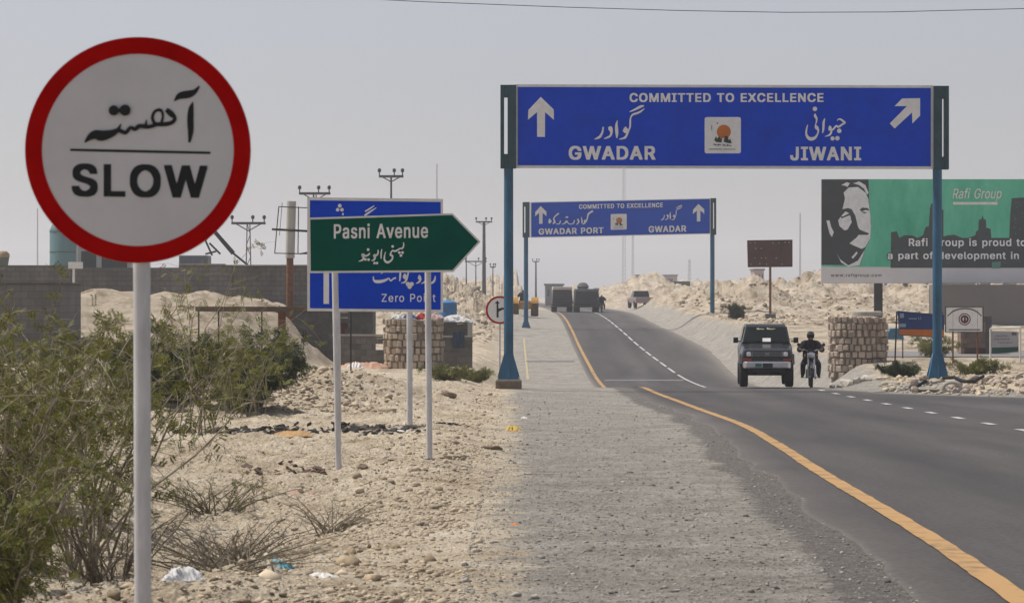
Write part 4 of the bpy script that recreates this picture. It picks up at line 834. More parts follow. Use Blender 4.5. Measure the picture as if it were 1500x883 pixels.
outlined('Rafi Group is proud to be', 1331, 1528, 349.5, 360.5); outlined('a part of development in Gwadar', 1300, 1558, 369, 379.5)
mb = MB(); pl.text(mb, 'Rafi Group', 1395, 1467, 276.5, 291, .06, bold=.008, italic=.25); pl.rect(mb, 1396, 296, 1461, 300, .05, .003)
mb.build('company_logo', mat('cream_print', (.74, .76, .68), .5), t)
mb = MB(); pl.text(mb, 'www.rafigroup.com', 1217, 1291, 401, 405.2, .06, bold=.01, space=1.2); mb.build('web_address', M_BLACK, t)
for cx in (1288, 1440, 1590):
    mb = MB(); X = pl.xz(cx, 1)[0]; mb.box((X, .5, (pl.xz(1, 330)[1]+pl.xz(1, 478)[1])/2), (.5, .3, pl.xz(1, 330)[1]-pl.xz(1, 478)[1])); mb.build('post', M_DARK, t, bevel=.02)

# ------------------------------------------------------------------ 8 brown signboard
Y0 = 180.0; g0 = PZ(462, Y0)
t = thing('signboard', 'rusty brown blank signboard on a single post in a concrete block', 'signboard', (PX(1129, Y0), Y0, g0))
pl = Plan(1129, 462, Y0)
mb = MB(); pl.poly(mb, [(1094.5,352),(1161,351),(1161,391),(1095.5,391.5)], .0, .12); mb.build('board', mat('brown_board', (.075, .030, .021), .8, var=.35, scale=1), t, bevel=.02)
mb = MB()
for (x, y) in ((1099,356),(1106,356),(1150,355),(1156,355),(1107,364),(1115,364),(1106,378),(1115,378),(1122,378),(1137,378),(1100,387),(1113,386),(1123,387),(1146,387),(1132,356),(1141,356)): pl.disc(mb, x, y, .55, .01, .02, 8)
mb.build('rivet', M_SIGNW2, t)
mb = MB(); X = pl.xz(1128.5, 1)[0]; mb.box((X, .12, pl.xz(1, 420)[1]), (.14, .14, 92*pl.k)); mb.build('post', M_RUST, t)
mb = MB(); mb.box((X, .1, pl.xz(1, 463)[1]), (.66, .66, .32)); mb.build('footing', M_CONCD, t, bevel=.04)

# ------------------------------------------------------------------ small signs on the right
Y0 = 106.0; g0 = gz(PX(1340, Y0), Y0)
t = thing('shop_sign', 'blue and orange rectangular signboard on thin legs behind the right blue gantry post', 'sign', (PX(1340, Y0), Y0, g0))
pl = Plan(1340, HZ+(CZ-g0)*F/Y0, Y0)
mb = MB(); pl.poly(mb, [(1315,455),(1383,461),(1383,495),(1317,491)], 0, .05); mb.build('board', mat('navy_print', (.012, .035, .16), .5, scale=.8), t)
mb = MB(); pl.poly(mb, [(1317,482),(1383,483),(1383,493.5),(1317,490)], .01, .008); mb.build('orange_strip', M_ORANGE, t)
mb = MB(); pl.rect(mb, 1318, 459, 1324, 465.5, .01, .008); pl.rect(mb, 1317, 474, 1327, 479, .01, .008); pl.text(mb, 'U', 1345, 1349, 464, 468, .01, bold=.01); pl.rect(mb, 1331, 466, 1343, 467.3, .01, .006)
mb.build('marks', mat('pale_blue_print', (.25, .34, .45), .5), t)
for x in (1311, 1377):
    mb = MB(); mb.tube((pl.xz(x, 1)[0], .05, -.2), (pl.xz(x+3, 1)[0], .05, pl.xz(1, 456)[1]), .03, .03, 8); mb.build('leg', M_DARK, t)

Y0 = 103.0; g0 = gz(PX(1412, Y0), Y0)
t = thing('emblem_sign', 'white signboard with round maroon emblem on thin posts before the brick pillar', 'sign', (PX(1412, Y0), Y0, g0))
pl = Plan(1412, HZ+(CZ-g0)*F/Y0, Y0)
mb = MB(); pl.poly(mb, [(1385,450),(1439,449),(1440,486),(1385,485.5)], 0, .04); mb.build('board', M_SIGNW2, t)
mb = MB(); pl.frame(mb, 1384.5, 449, 1440.5, 487, 1.1, .02, .07); mb.build('frame', M_DARK, t)
mb = MB()
for (r0_, r1_) in ((8.8, 7.4), (6.0, 3.2)):
    vs = []; 
    for k in range(40):
        a = 2*math.pi*k/40
        for r_ in (r0_, r1_):
            X, Z = pl.xz(1413+r_*math.cos(a), 467.5+r_*math.sin(a)); vs.append((X, -.008, Z))
    mb.add(vs, [(2*k, 2*((k+1) % 40), 2*((k+1) % 40)+1, 2*k+1) for k in range(40)])
pl.poly(mb, [(1411.5,471),(1412.3,464.5),(1414.5,464),(1415,471)], .008, .004)
mb.build('emblem', mat('maroon_print', (.12, .03, .045), .6), t)
mb = MB(); pl.stroke(mb, [(1388,463,1.2),(1396,456,1.8),(1405,452.8,1.8),(1413,452,1.8),(1421,452.6,1.8),(1430,456,1.8),(1438,463,1.2)], .008); pl.rect(mb, 1390, 482, 1436, 483.6, .008, .004)
mb.build('lettering', mat('dark_grey_print', (.08, .07, .08), .6), t)
for x in (1396, 1432):
    mb = MB(); mb.tube((pl.xz(x, 1)[0], .03, -.2), (pl.xz(x, 1)[0], .03, pl.xz(1, 452)[1]), .032, .032, 8); mb.build('post', M_RUST, t)

Y0 = 104.0; g0 = gz(PX(1472, Y0), Y0)
t = thing('notice_board', 'white and green notice board hung in a pale pipe frame at the far right', 'sign', (PX(1472, Y0), Y0, g0))
pl = Plan(1472, HZ+(CZ-g0)*F/Y0, Y0)
mb = MB(); pl.poly(mb, [(1453,485),(1492,486),(1492,516),(1453,518)], 0, .03); mb.build('board', mat('pale_grey_board', (.36, .36, .38), .6, scale=3), t)
mb = MB(); pl.poly(mb, [(1453,509),(1492,508),(1492,514),(1475,517),(1453,517.5)], .008, .006); mb.build('green_strip', mat('green_strip_print', (.012, .06, .045), .5), t)
mb = MB()
for (x0, x1, yy) in ((1458, 1478, 491), (1457, 1480, 496), (1462, 1484, 501)):
    for k in range(7):
        a = x0+(x1-x0)*k/7; pl.rect(mb, a, yy+rng.uniform(-.5, .5), a+1.6, yy+1.6, .008, .004)
pl.rect(mb, 1482, 486.5, 1489, 491, .008, .004)
mb.build('lettering', mat('purple_grey_print', (.10, .10, .14), .6), t)
mb = MB()
for a, b in (((1451, 520), (1451, 481)), ((1451, 481), (1495, 480)), ((1495, 480), (1495, 560))):
    p0, p1 = pl.xz(*a), pl.xz(*b); mb.tube((p0[0], .03, p0[1]), (p1[0], .03, p1[1]), .035, .035, 8)
z_ = pl.xz(1451, 520); mb.tube((z_[0], .03, -.2), (z_[0], .03, z_[1]), .035, .035, 8)
mb.build('pipe_frame', M_SBORD, t)

# ------------------------------------------------------------------ round masonry pillars
def pillar(px, Y0, r, h, label, m, seed, rows=6):
    x = PX(px, Y0); g0 = gz(x, Y0)-.55; h += .45; rows += 2
    t = thing('masonry_pillar', label, 'pillar', (x, Y0, g0), 0, 'round masonry pillars flanking the road')
    q = random.Random(seed); mb = MB(); hh = h/rows
    for i in range(rows):
        n = 29+q.randint(-4, 4); a0 = q.random()
        for k in range(n):
            a = a0+2*math.pi*(k+.5)/n; wdt = 2*math.pi*r/n*q.uniform(.55, 1.0); rr = r+q.uniform(-.055, .05); hz = hh*q.uniform(.66, 1.0)
            if q.random() < (.22 if i == rows-1 else .03): continue
            mb.box((rr*math.cos(a), rr*math.sin(a), hh*(i+.5)+q.uniform(-.02, .02)), (.16, wdt, hz), rz=a+q.uniform(-.12, .12), ry=q.uniform(-.12, .12), rx=q.uniform(-.08, .08))
    mb.build('stonework', m, t, bevel=.025)
    mb = MB(); mb.lathe([(r*.985, -.3), (r*.985, h*.965)], n=40); mb.build('core', M_MORTAR, t)
    return t, h, g0
M_MORTAR = mat('pale_mortar', (.20, .165, .125), .95, var=.3, scale=6, bump=.4)
M_STONE1 = mat('tan_masonry', (.42, .345, .262), .92, var=.2, scale=2.2, bump=.6, bscale=18, island=.18)
M_STONE2 = mat('brown_masonry', (.40, .325, .255), .92, var=.25, scale=2.0, bump=.6, bscale=18, island=.2)
tp1 = pillar(606, 105, 1.02, 1.92, 'round tan stone pillar beside the low block wall, debris piled on its top', M_STONE1, 1, 7)
tp2 = pillar(1257, 105, 1.00, 1.85, 'round brown stone pillar on the right side behind the motorcyclist', M_STONE2, 2, 7)
mb = MB(); mb.lathe([(.55, 0), (.55, .16), (.5, .18)], n=24)
tag(mb.build('capping_slab', M_CONCL, None, bevel=.01, loc=(PX(1270, 105), 105, tp2[2]+tp2[1]+.005)), 'flat concrete cap lying on the right round stone pillar', 'slab')

# ------------------------------------------------------------------ block enclosure left of the road
M_MORTARG = mat('grey_mortar', (.13, .125, .115), .95, var=.25, scale=4)
def blockwall(name, label, x0, x1, Y0, ytop, ybot, th, m, cat='wall', openings=()):
    g0 = PZ(ybot, Y0)-.3; k = Y0/F
    t = thing(name, label, cat, (PX((x0+x1)/2, Y0), Y0, g0))
    W = (x1-x0)*k; H = PZ(ytop, Y0)-g0; mb = MB(); q = random.Random(int(x0*7))
    bw, bh = .42, .21; nrow = int(H/bh)+1
    for i in range(nrow):
        z0 = i*bh; z1 = min(H, z0+bh)-.012
        x = -W/2-(bw/2 if i % 2 else 0)
        while x < W/2:
            a = max(x, -W/2); b = min(x+bw-.012, W/2); x += bw
            if b-a < .03 or z1-z0 < .03: continue
            c = ((a+b)/2*1.0, (z0+z1)/2)
            if any(o[0] < c[0]/W+.5 < o[1] and o[2] < c[1]/H < o[3] for o in openings): continue
            j = q.uniform(-.012, .012); mb.bx(a, b, -th/2+j, th/2+j, z0, z1)
    mb.build('blockwork', m, t)
    if not openings or len(openings) > 2: MB().bx(-W/2+.01, W/2-.01, -th/2+.025, th/2-.025, 0, H*(1 if not openings else .64)-.02).build('mortar_core', M_MORTARG, t)
    return t, W, H, g0
M_BLOCK = mat('grey_block', (.165, .155, .142), .93, var=.22, scale=2, bump=.4, bscale=22, island=.18)
M_BLOCKD = mat('dark_grey_block', (.10, .098, .092), .93, var=.25, scale=2, bump=.4, bscale=22, island=.15)
t, W, H, g0 = blockwall('block_hut', 'dark grey concrete block hut behind the legs of the blue Zero Point sign', 404, 546, 112, 455, 532, .2, M_BLOCKD, 'hut', openings=((.60, .74, .52, .80),))
mb = MB(); mb.bx(-W/2-.02, W/2+.02, -.18, 2.6, H, H+.12); mb.build('roof', M_CONCD, t)
mb = MB(); mb.bx(-W/2+.01, W*.095, -.075, .075, 0, H-.02); mb.bx(W*.245, W/2-.01, -.075, .075, 0, H-.02); mb.bx(W*.095, W*.245, -.075, .075, 0, H*.51); mb.build('mortar_core', M_MORTARG, t)
mb = MB(); mb.bx(-W/2, -W/2+.2, .11, 2.5, 0, H-.005); mb.bx(W/2-.2, W/2, .11, 2.5, 0, H-.005); mb.build('side_wall', M_BLOCKD, t)
mb = MB(); mb.bx(.36, .93, .02, .06, .52*H, .8*H); mb.build('shutter', mat('maroon_shutter', (.10, .035, .03), .8), t)
t, W, H, g0 = blockwall('block_wall', 'low grey block wall with a row of gaps left of the round tan pillar', 488, 566, 107, 492, 541, .2, M_BLOCK, openings=tuple((a, a+.07, .66, .84) for a in (.08, .22, .36, .5, .64, .78, .9)))
mb = MB(); mb.bx(-W/2-.03, W/2+.03, -.13, .13, H, H+.06); mb.build('coping', M_CONCL, t)
t, W, H, g0 = blockwall('block_wall', 'low grey block wall right of the round tan pillar with cloth hung over it', 645, 692, 107, 494, 527, .2, M_BLOCK)
mb = MB(); mb.bx(-W/2-.03, W/2+.03, -.13, .13, H, H+.05); mb.build('coping', M_CONCL, t)
mb = MB(); mb.bx(W/2-.18, W/2, .14, .3, 0, H+.55); mb.build('corner_post', M_CONCL, t)
t, W, H, g0 = blockwall('block_shed', 'dark block shed behind the low wall right of the tan pillar', 640, 692, 111, 474, 525, .2, M_BLOCKD, 'shed')
mb = MB(); mb.bx(-W/2, W/2, -.05, 1.8, H, H+.08); mb.build('roof', M_CONCD, t)

def sheet(name, label, cat, px, Y, py, w_, d_, h_, m, seed, group=None, z=None):
    """crumpled lump or cloth"""
    q = np.random.RandomState(seed); nx, ny = 26, 20
    u, v = np.meshgrid(np.linspace(-1, 1, nx), np.linspace(-1, 1, ny))
    rr = np.clip(1-np.maximum(np.abs(u), np.abs(v))**2.2, 0, 1)
    rg = (.5-np.abs(fbm(u*3+seed, v*3+7, 1.0, 4, .65)))*1.5
    Z = h_*rr**.7*(.15+1.0*rg+.5*vnoise(u*1.5+seed*3, v*1.5)) - .03*(1-rr)
    X = u*w_/2*(1+.7*fbm(u*1.5+3, v*1.5+seed, 1, 3)); Yv = v*d_/2*(1+.7*fbm(u*1.5+9, v*1.5+seed*2, 1, 3))
    x = PX(px, Y); z0 = gz(x, Y) if py is None else PZ(py, Y)
    o = link(name, grid_mesh(name, X, Yv, Z), m, loc=(x, Y, z0 if z is None else z))
    sd_ = o.modifiers.new('thick', 'SOLIDIFY'); sd_.thickness = .006
    return tag(o, label, cat, group)
ztop = tp1[2]+tp1[1]
for (px, c, lab, sd_) in ((582, (.55, .54, .52), 'crumpled white sheet on the left edge of the tan pillar top', 5), (618, (.35, .03, .03), 'red and white cloth heaped on the tan pillar top', 6), (598, (.03, .08, .25), 'blue cloth lying on the middle of the tan pillar top', 8), (638, (.45, .30, .30), 'pinkish cloth at the right edge of the tan pillar top', 9)):
    sheet('cloth', lab, 'cloth', px, 104.8 if px != 618 else 105.2, None, .55, .5, .22, mat('cloth_%d' % px, c, .9, var=.25, scale=6), sd_, z=ztop-.01)
sheet('cloth', 'white sheet draped over the shed right of the tan pillar', 'cloth', 668, 110.8, None, 1.3, .9, .3, mat('white_cloth', (.52, .51, .5), .9, var=.2, scale=5), 12, z=PZ(474, 111)+.09)
mb = MB(); q = 9
X, Z = np.meshgrid(np.linspace(-.22, .22, 8), np.linspace(0, -.6, 10)); me = grid_mesh('hanging_cloth', X, .04*np.sin(X*30+Z*6)-.02, Z)
tag(link('hanging_cloth', me, mat('dark_blue_cloth', (.05, .07, .12), .9, var=.3), loc=(PX(672, 107), 106.84, PZ(486, 107))), 'dark blue cloth hanging over the low wall right of the tan pillar', 'cloth')
x = PX(656, 116); t = thing('water_drum', 'light blue plastic drum standing behind the tan pillar', 'drum', (x, 116, PZ(470, 116)))
mb = MB(); mb.lathe([(.36, -.9), (.38, 0), (.38, .35), (.36, .4), (.38, .45), (.37, .75), (.2, .84)], n=20); mb.build('drum_body', mat('blue_plastic', (.06, .19, .38), .45), t, smooth=True)
mb = MB(); mb.lathe([(.12, .84), (.12, .92)], n=14); mb.build('lid', M_SIGNW2, t)

# ------------------------------------------------------------------ bench and frame pole on the left
Y0 = 74.0; g0 = gz(PX(410, Y0), Y0)
t = thing('plank_platform', 'long plank platform on a rusty post and thin legs, left of the blue sign', 'platform', (PX(410, Y0), Y0, g0))
pl = Plan(410, HZ+(CZ-g0)*F/Y0, Y0)
mb = MB(); pl.poly(mb, [(289,449),(520,449),(520,457),(289,456)], .45, .9); mb.build('plank_deck', M_WOOD, t)
mb = MB(); X = pl.xz(413, 1)[0]; mb.tube((X, 0, -.3), (X, 0, pl.xz(1, 457)[1]), .115, .10, 12); mb.build('rusty_post', M_RUST, t, smooth=True)
for x in (293, 322, 385, 515):
    mb = MB(); X = pl.xz(x, 1)[0]; zb_ = gz(PX(410, Y0)+X, Y0)-g0-.2; mb.tube((X, -.3, zb_), (X, -.3, pl.xz(1, 456)[1]), .022, .022, 6); mb.build('leg', M_DARK, t)
Y0 = 112.0; g0 = gz(PX(424, Y0), Y0)
t = thing('frame_pole', 'half white half rusty pole carrying a bent wire frame, left of the blue sign', 'pole', (PX(424, Y0), Y0, g0))
pl = Plan(424, HZ+(CZ-g0)*F/Y0, Y0); zj = pl.xz(1, 378)[1]
mb = MB(); mb.tube((0, 0, -.3), (.02, 0, zj), .14, .14, 14); mb.build('rusty_pole', M_RUST, t, smooth=True)
mb = MB(); mb.tube((.02, 0, zj), (.08, 0, pl.xz(1, 295)[1]), .185, .185, 14); mb.build('white_sleeve', mat('dirty_white_pipe', (.5, .48, .43), .6, var=.12, stretch=(1, 1, .3)), t, smooth=True)
mb = MB()
w3 = lambda a, b: (pl.xz(*a)[0], -.2, pl.xz(*a)[1])
for a, b, r_ in (((409,303),(403,371),.022),((403,371),(452,372),.022),((409,303),(456,305),.022),((438,303),(437,371),.022),((456,305),(453,372),.022),((399,336),(456,339),.05),((414,297),(410,345),.012),((440,372),(470,366),.03)):
    p0, p1 = pl.xz(*a), pl.xz(*b); mb.tube((p0[0], -.2, p0[1]), (p1[0], -.2, p1[1]), r_, r_, 6)
mb.build('wire_frame', M_DARK, t)

# ------------------------------------------------------------------ left background: block building, long wall, tanks
M_WALLG = mat('grey_render', (.125, .118, .112), .9, col2=(.20, .19, .18), scale=.9, bump=.3, bscale=10, stretch=(1, 1, .4), courses=.22)
Y0 = 84.0; g0 = gz(PX(20, Y0), Y0)
t = thing('concrete_building', 'plain grey concrete building block at the far left edge behind the bushes', 'building', (PX(20, Y0), Y0, g0-.5))
pl = Plan(20, HZ+(CZ-g0+.5)*F/Y0, Y0)
mb = MB(); a, b = pl.xz(-140, 416), pl.xz(81, 416); mb.bx(a[0], b[0], 0, 5, 0, a[1]); mb.build('wall', M_WALLG, t, bevel=.02)
mb = MB(); mb.bx(a[0]-.06, b[0]+.06, -.06, 5.06, a[1], a[1]+.05); mb.build('parapet', M_CONCD, t)
Y0 = 124.0
t = thing('boundary_wall', 'long grey boundary wall running behind the sand bank on the left', 'wall', (PX(200, Y0), Y0, PZ(440, Y0)))
pl = Plan(200, 440, Y0)
mb = MB()
for i, (x0, x1, yt) in enumerate(((-150, 104, 388.5), (104.4, 262, 392), (262.4, 340, 388), (340.4, 472, 389.5))):
    a, b = pl.xz(x0, yt), pl.xz(x1, yt); mb.bx(a[0], b[0], -.12+.03*(i % 2), .12+.03*(i % 2), -1.2, a[1])
mb.build('rendered_wall', mat('dark_grey_render', (.115, .108, .10), .9, scale=.9, col2=(.21, .198, .183), bump=.4, bscale=8, stretch=(1, 1, .35), courses=.35), t)
mb = MB()
for x0, x1, yt in ((262, 330, 388), (340, 472, 389.5)):
    a, b = pl.xz(x0, yt), pl.xz(x1, yt); mb.bx(a[0], b[0], -.18, .22, a[1]+.003, a[1]+.05)
mb.build('coping', M_CONCL, t)
def litter_pile(name, label, px, Y, w_, m, n, seed, group=None):
    q = random.Random(seed); mb = MB(); x = PX(px, Y)
    for k in range(n):
        a = q.gauss(0, w_*.35); b = q.gauss(0, w_*.75); s_ = q.uniform(.015, .10)*min(1, w_)
        z = gz(x+a, Y+b)-gz(x, Y)+s_*.2
        mb.box((a, b, z), (s_*q.uniform(1, 2.6), s_*q.uniform(.8, 1.6), s_*q.uniform(.15, .6)), q.uniform(0, 3), q.uniform(-.6, .6), q.uniform(-.5, .5))
    o = mb.build(name, m, None, loc=(x, Y, gz(x, Y)))
    return tag(o, label, 'debris', group, kind='stuff')
litter_pile('debris', 'pinkish and orange rubbish strewn along the foot of the long grey wall', 110, 116, 2.2, mat('pink_rubbish', (.36, .20, .16), .9, scale=4, col2=(.40, .30, .26), island=.4), 90, 3)
litter_pile('debris', 'brick-red rubbish along the wall foot between the round sign pole and wire frame pole', 330, 116, 3.6, mat('brick_rubbish', (.20, .09, .07), .9, scale=4, col2=(.30, .22, .18), island=.4), 140, 4)
# tanks and vehicles behind the wall
Y0 = 190; t = thing('storage_tank', 'tall teal cylindrical tank behind the wall left of the round SLOW sign', 'tank', (PX(96, Y0), Y0, PZ(440, Y0)))
pl = Plan(96, 440, Y0); k = Y0/F
mb = MB(); mb.lathe([(23*k, -1), (23*k, 103*k), (20*k, 110*k), (6*k, 116*k)], n=32); mb.build('tank_shell', mat('teal_tank_paint', (.10, .19, .20), .5, var=.2, scale=.5, stretch=(1, 1, .2)), t, smooth=True)
mb = MB()
for h in (10, 40, 70, 100): mb.lathe([(23.4*k, h*k), (23.4*k, (h+1.5)*k)], n=32)
mb.build('band', M_CONCD, t)
Y0 = 150; t = thing('water_tank', 'small round-topped water tank on the far left skyline', 'tank', (PX(4, Y0), Y0, PZ(395, Y0)))
k = Y0/F; mb = MB(); mb.lathe([(8*k, -1.2), (8*k, 8*k), (9.5*k, 18*k)], n=24); mb.build('tank_shell', mat('grey_green_tank', (.12, .14, .13), .7), t, smooth=True)
mb = MB(); mb.lathe([(10*k, 18*k), (10*k, 23*k), (6*k, 27*k)], n=24); mb.build('lid', mat('ochre_lid', (.34, .25, .15), .7), t, smooth=True)
Y0 = 131; t = thing('parked_truck', 'pale grey lorry parked behind the wall below the round SLOW sign', 'truck', (PX(155, Y0), Y0, PZ(432, Y0)))
pl = Plan(155, 432, Y0)
M_VAN = mat('pale_grey_paint', (.36, .37, .38), .4)
mb = MB(); a = pl.xz(112, 358); b = pl.xz(192, 405); mb.bx(a[0], b[0], 0, 2.2, b[1], a[1]); mb.build('cab', M_VAN, t, bevel=.08)
mb = MB(); a = pl.xz(119, 368); b = pl.xz(141, 402); mb.bx(a[0], b[0], -.02, .02, b[1], a[1]); a = pl.xz(149, 368); b = pl.xz(186, 400); mb.bx(a[0], b[0], -.02, .02, b[1], a[1]); mb.build('window', mat('dark_glass', (.05, .06, .065), .15, spec=.5), t)
mb = MB(); a = pl.xz(112, 405); b = pl.xz(192, 425); mb.bx(a[0], b[0], -.05, 2.1, b[1]-.2, a[1]-.003); mb.build('chassis', M_DARK, t)
for x in (125, 180):
    mb = MB(); X = pl.xz(x, 1)[0]; mb.lathe([(.1, -.12), (.45, -.1), (.45, .1), (.1, .12)], c=(X, -.1, pl.xz(1, 427)[1]), n=20, axis='Y'); mb.build('wheel', M_RUBBER, t)
mb = MB(); mb.tube((0, 0, -1), (0, 0, .9), .05, .05, 8); mb.box((.08, 0, 1.05), (.55, .5, .28))
tag(mb.build('marker_post', M_SIGNW2, None, loc=(PX(108, 120), 120, PZ(425, 120))), 'short white post with a square cap in front of the long grey wall', 'post')
Y0 = 160; t = thing('drilling_rig', 'dark machine with a leaning boom behind the wall right of the round SLOW sign', 'machine', (PX(290, Y0), Y0, PZ(395, Y0)))
pl = Plan(290, 395, Y0)
mb = MB(); a = pl.xz(262, 374); b = pl.xz(304, 396); mb.bx(a[0], b[0], 0, 2, b[1]-.6, a[1]); mb.build('engine_housing', mat('blue_grey_paint', (.10, .12, .15), .5), t, bevel=.05)
mb = MB(); a, b = pl.xz(310, 335), pl.xz(341, 371); mb.tube((a[0], .3, a[1]), (b[0], .3, b[1]), .11, .13, 8); a, b = pl.xz(341, 371), pl.xz(362, 388); mb.tube((a[0], .3, a[1]), (b[0], .3, b[1]), .06, .06, 8); mb.build('boom', M_DARK, t)
mb = MB()
for a, b in (((300,352),(310,374)),((310,340),(300,352)),((306,356),(322,372)),((300,372),(316,368))):
    a, b = pl.xz(*a), pl.xz(*b); mb.tube((a[0], .3, a[1]), (b[0], .3, b[1]), .06, .06, 6)
mb.build('hose', M_DARK, t)

# ------------------------------------------------------------------ utility poles and masts
M_MAST = mat('haze_paled_galvanised_steel', (.40, .40, .42), .7)  # galvanised grey, paled in the colour so the masts look hazed by distance
M_POLE = mat('weathered_pole_steel', (.12, .12, .125), .7, .2, var=.2)
def upole(px, ytop, ybase, Y0, arm, label, lattice=True, wpx=5):
    g0 = PZ(ybase, Y0); k = Y0/F; t = thing('utility_pole', label, 'pole', (PX(px, Y0), Y0, g0), 0, 'power line poles along the left skyline')
    H = (ybase-ytop)*k; mb = MB(); w_ = wpx*k/2
    if lattice:
        for sx in (-1, 1):
            mb.tube((sx*w_*1.6, 0, -1), (sx*w_*.8, 0, H), .035*Y0/150, .03*Y0/150, 6)
        nn = max(4, int(H/.5))
        for i in range(nn):
            f0, f1 = i/nn, (i+1)/nn; s_ = 1 if i % 2 else -1; wa, wb = w_*(1.6-.8*f0), w_*(1.6-.8*f1)
            mb.tube((s_*wa, 0, H*f0), (-s_*wb, 0, H*f1), .02*Y0/150, .02*Y0/150, 5)
    else: mb.tube((0, 0, -1), (0, 0, H), w_*1.15, w_*.7, 10)
    mb.build('shaft', M_POLE, t)
    mb = MB(); a = arm*k
    mb.box((0, 0, H), (2*a, .12, .13)); mb.tube((-a*.8, 0, H), (0, 0, H-a*.45), .03, .03, 5); mb.tube((a*.8, 0, H), (0, 0, H-a*.45), .03, .03, 5)
    mb.build('crossarm', M_POLE, t)
    for xx in (-a*.96, a*.25, a*.92):
        mb = MB(); mb.lathe([(.03, 0), (.03, .16), (.10, .18), (.07, .24), (.11, .26), (.05, .36)], c=(xx, 0, H+.06), n=8); mb.build('insulator', M_DARK, t)
    return t
upole(364, 327, 392, 150, 25, 'lattice utility pole with crossarm just right of the round SLOW sign')
upole(461, 283.5, 400, 150, 23, 'utility pole with crossarm peeking above the upper left corner of the blue Zero Point sign')
upole(573, 258.5, 400, 150, 18, 'tallest utility pole, its crossarm above the middle of the blue Zero Point sign', False, 4)
upole(709, 325, 436, 260, 12, 'hazy utility pole with crossarm just right of the green sign tip', False, 6)
upole(683, 370, 418, 250, 4, 'thin bare pole right below the green arrow tip', False, 2)
upole(697, 383, 420, 300, 16, 'short hazy pole with a low crossbar left of the tall hazy pole', False, 2)
upole(722, 391, 436, 330, 4, 'faint short pole between the hazy utility pole and the blue gantry post', False, 2)
upole(785, 383, 436, 420, 5, 'faint pole right of the far gantry left post', False, 3)
def mast(px, ytop, ybase, Y0, wpx, label):
    g0 = PZ(ybase, Y0); k = Y0/F; H = (ybase-ytop)*k; w_ = wpx*k/2; mb = MB()
    legs = [(-1, -.6), (1, -.6), (0, 1)]
    for (a, b) in legs: mb.tube((a*w_, b*w_, -3), (a*w_*.5, b*w_*.5, H), .05*Y0/600, .04*Y0/600, 5)
    nn = int(H/(w_*2.2))
    for i in range(nn):
        f0, f1 = i/nn, (i+1)/nn
        for j in range(3):
            p, q = legs[j], legs[(j+1) % 3]; s0, s1 = w_*(1-.5*f0), w_*(1-.5*f1)
            mb.tube((p[0]*s0, p[1]*s0, H*f0), (q[0]*s1, q[1]*s1, H*f1), .03*Y0/600, .03*Y0/600, 4)
    return tag(mb.build('lattice_mast', M_MAST, None, loc=(PX(px, Y0), Y0, g0)), label, 'mast', 'faint radio masts on the skyline')
mast(640, 240, 440, 900, 3.2, 'faint thin mast above the upper right corner of the blue Zero Point sign')
mast(914, 180, 442, 900, 5.5, 'tallest faint lattice mast behind the middle of both gantries')
mast(927, 330, 442, 1000, 4, 'second faint mast just right of the tallest one, under the far gantry')
mast(1010, 380, 412, 800, 5, 'short faint mast on the hills left of the far gantry right post')
mast(1172, 312, 405, 700, 2.2, 'faint thin mast right of the rusty brown signboard')
mast(55, 305, 400, 600, 1.8, 'very thin faint mast at far left, left of the round SLOW sign')

# overhead wire
pts = [P(-400, -60, 60), P(200, -14, 60), P(480, -4, 60), P(620, 3, 60), P(830, 11, 60), P(1000, 16, 60), P(1150, 18.5, 60), P(1300, 18, 60), P(1500, 13, 60), P(1900, -8, 60), P(2600, -70, 60)]
mb = MB(); mb.path(pts, .008, 6); tag(mb.build('overhead_wire', M_DARK), 'thin overhead wire crossing the sky at the top of the picture', 'wire')

# ------------------------------------------------------------------ four wheel drive car
M_CARP = mat('dark_grey_car_paint', (.027, .029, .032), .25, .0, var=.15, scale=2, spec=.5)
M_CHROME = mat('dull_chrome', (.60, .60, .63), .25, .85, var=.1)
M_GLASSD = mat('tinted_glass', (.010, .014, .014), .08, spec=.35)
Y0 = 86.0; cx = PX(1122.5, Y0); g0 = float(road_z(Y0))
t = thing('off_road_car', 'dark grey boxy off-road car driving towards the viewer with its headlights off', 'car', (cx+.03, Y0, g0+.014), R(-3.2))
mb = MB()
def loft(mb, secs):
    vs = []; fs = []; n = len(secs[0][1])
    for (y, pr) in secs: vs += [(x, y, z) for x, z in pr]
    for i in range(len(secs)-1):
        for k_ in range(n): j = (k_+1) % n; fs.append((i*n+k_, i*n+j, (i+1)*n+j, (i+1)*n+k_))
    fs.append(tuple(range(n))[::-1]); fs.append(tuple((len(secs)-1)*n+k_ for k_ in range(n)))
    mb.add(vs, fs)
def sec(w0, z0, w1, z1, w2, z2): return [(-w0, z0), (w0, z0), (w1, z1), (w2, z2), (-w2, z2), (-w1, z1)]
loft(mb, [(.12, sec(.66, .60, .74, .95, .68, 1.13)), (.22, sec(.72, .58, .78, .98, .71, 1.17)), (1.15, sec(.76, .56, .80, 1.10, .73, 1.28)), (1.30, sec(.78, .56, .81, 1.15, .76, 1.33)), (3.9, sec(.78, .56, .81, 1.15, .76, 1.34)), (4.0, sec(.74, .62, .78, 1.15, .74, 1.33))])
body = mb.build('body', M_CARP, t, bevel=.03)
mb = MB(); loft(mb, [(1.22, [(-.745, 1.33), (.745, 1.33), (.74, 1.36), (-.74, 1.36)]), (1.58, [(-.70, 1.34), (.70, 1.34), (.63, 1.83), (-.63, 1.83)]), (1.72, [(-.74, 1.34), (.74, 1.34), (.60, 1.90), (-.60, 1.90)]), (3.8, [(-.74, 1.34), (.74, 1.34), (.60, 1.90), (-.60, 1.90)]), (3.95, [(-.72, 1.34), (.72, 1.34), (.58, 1.86), (-.58, 1.86)])])
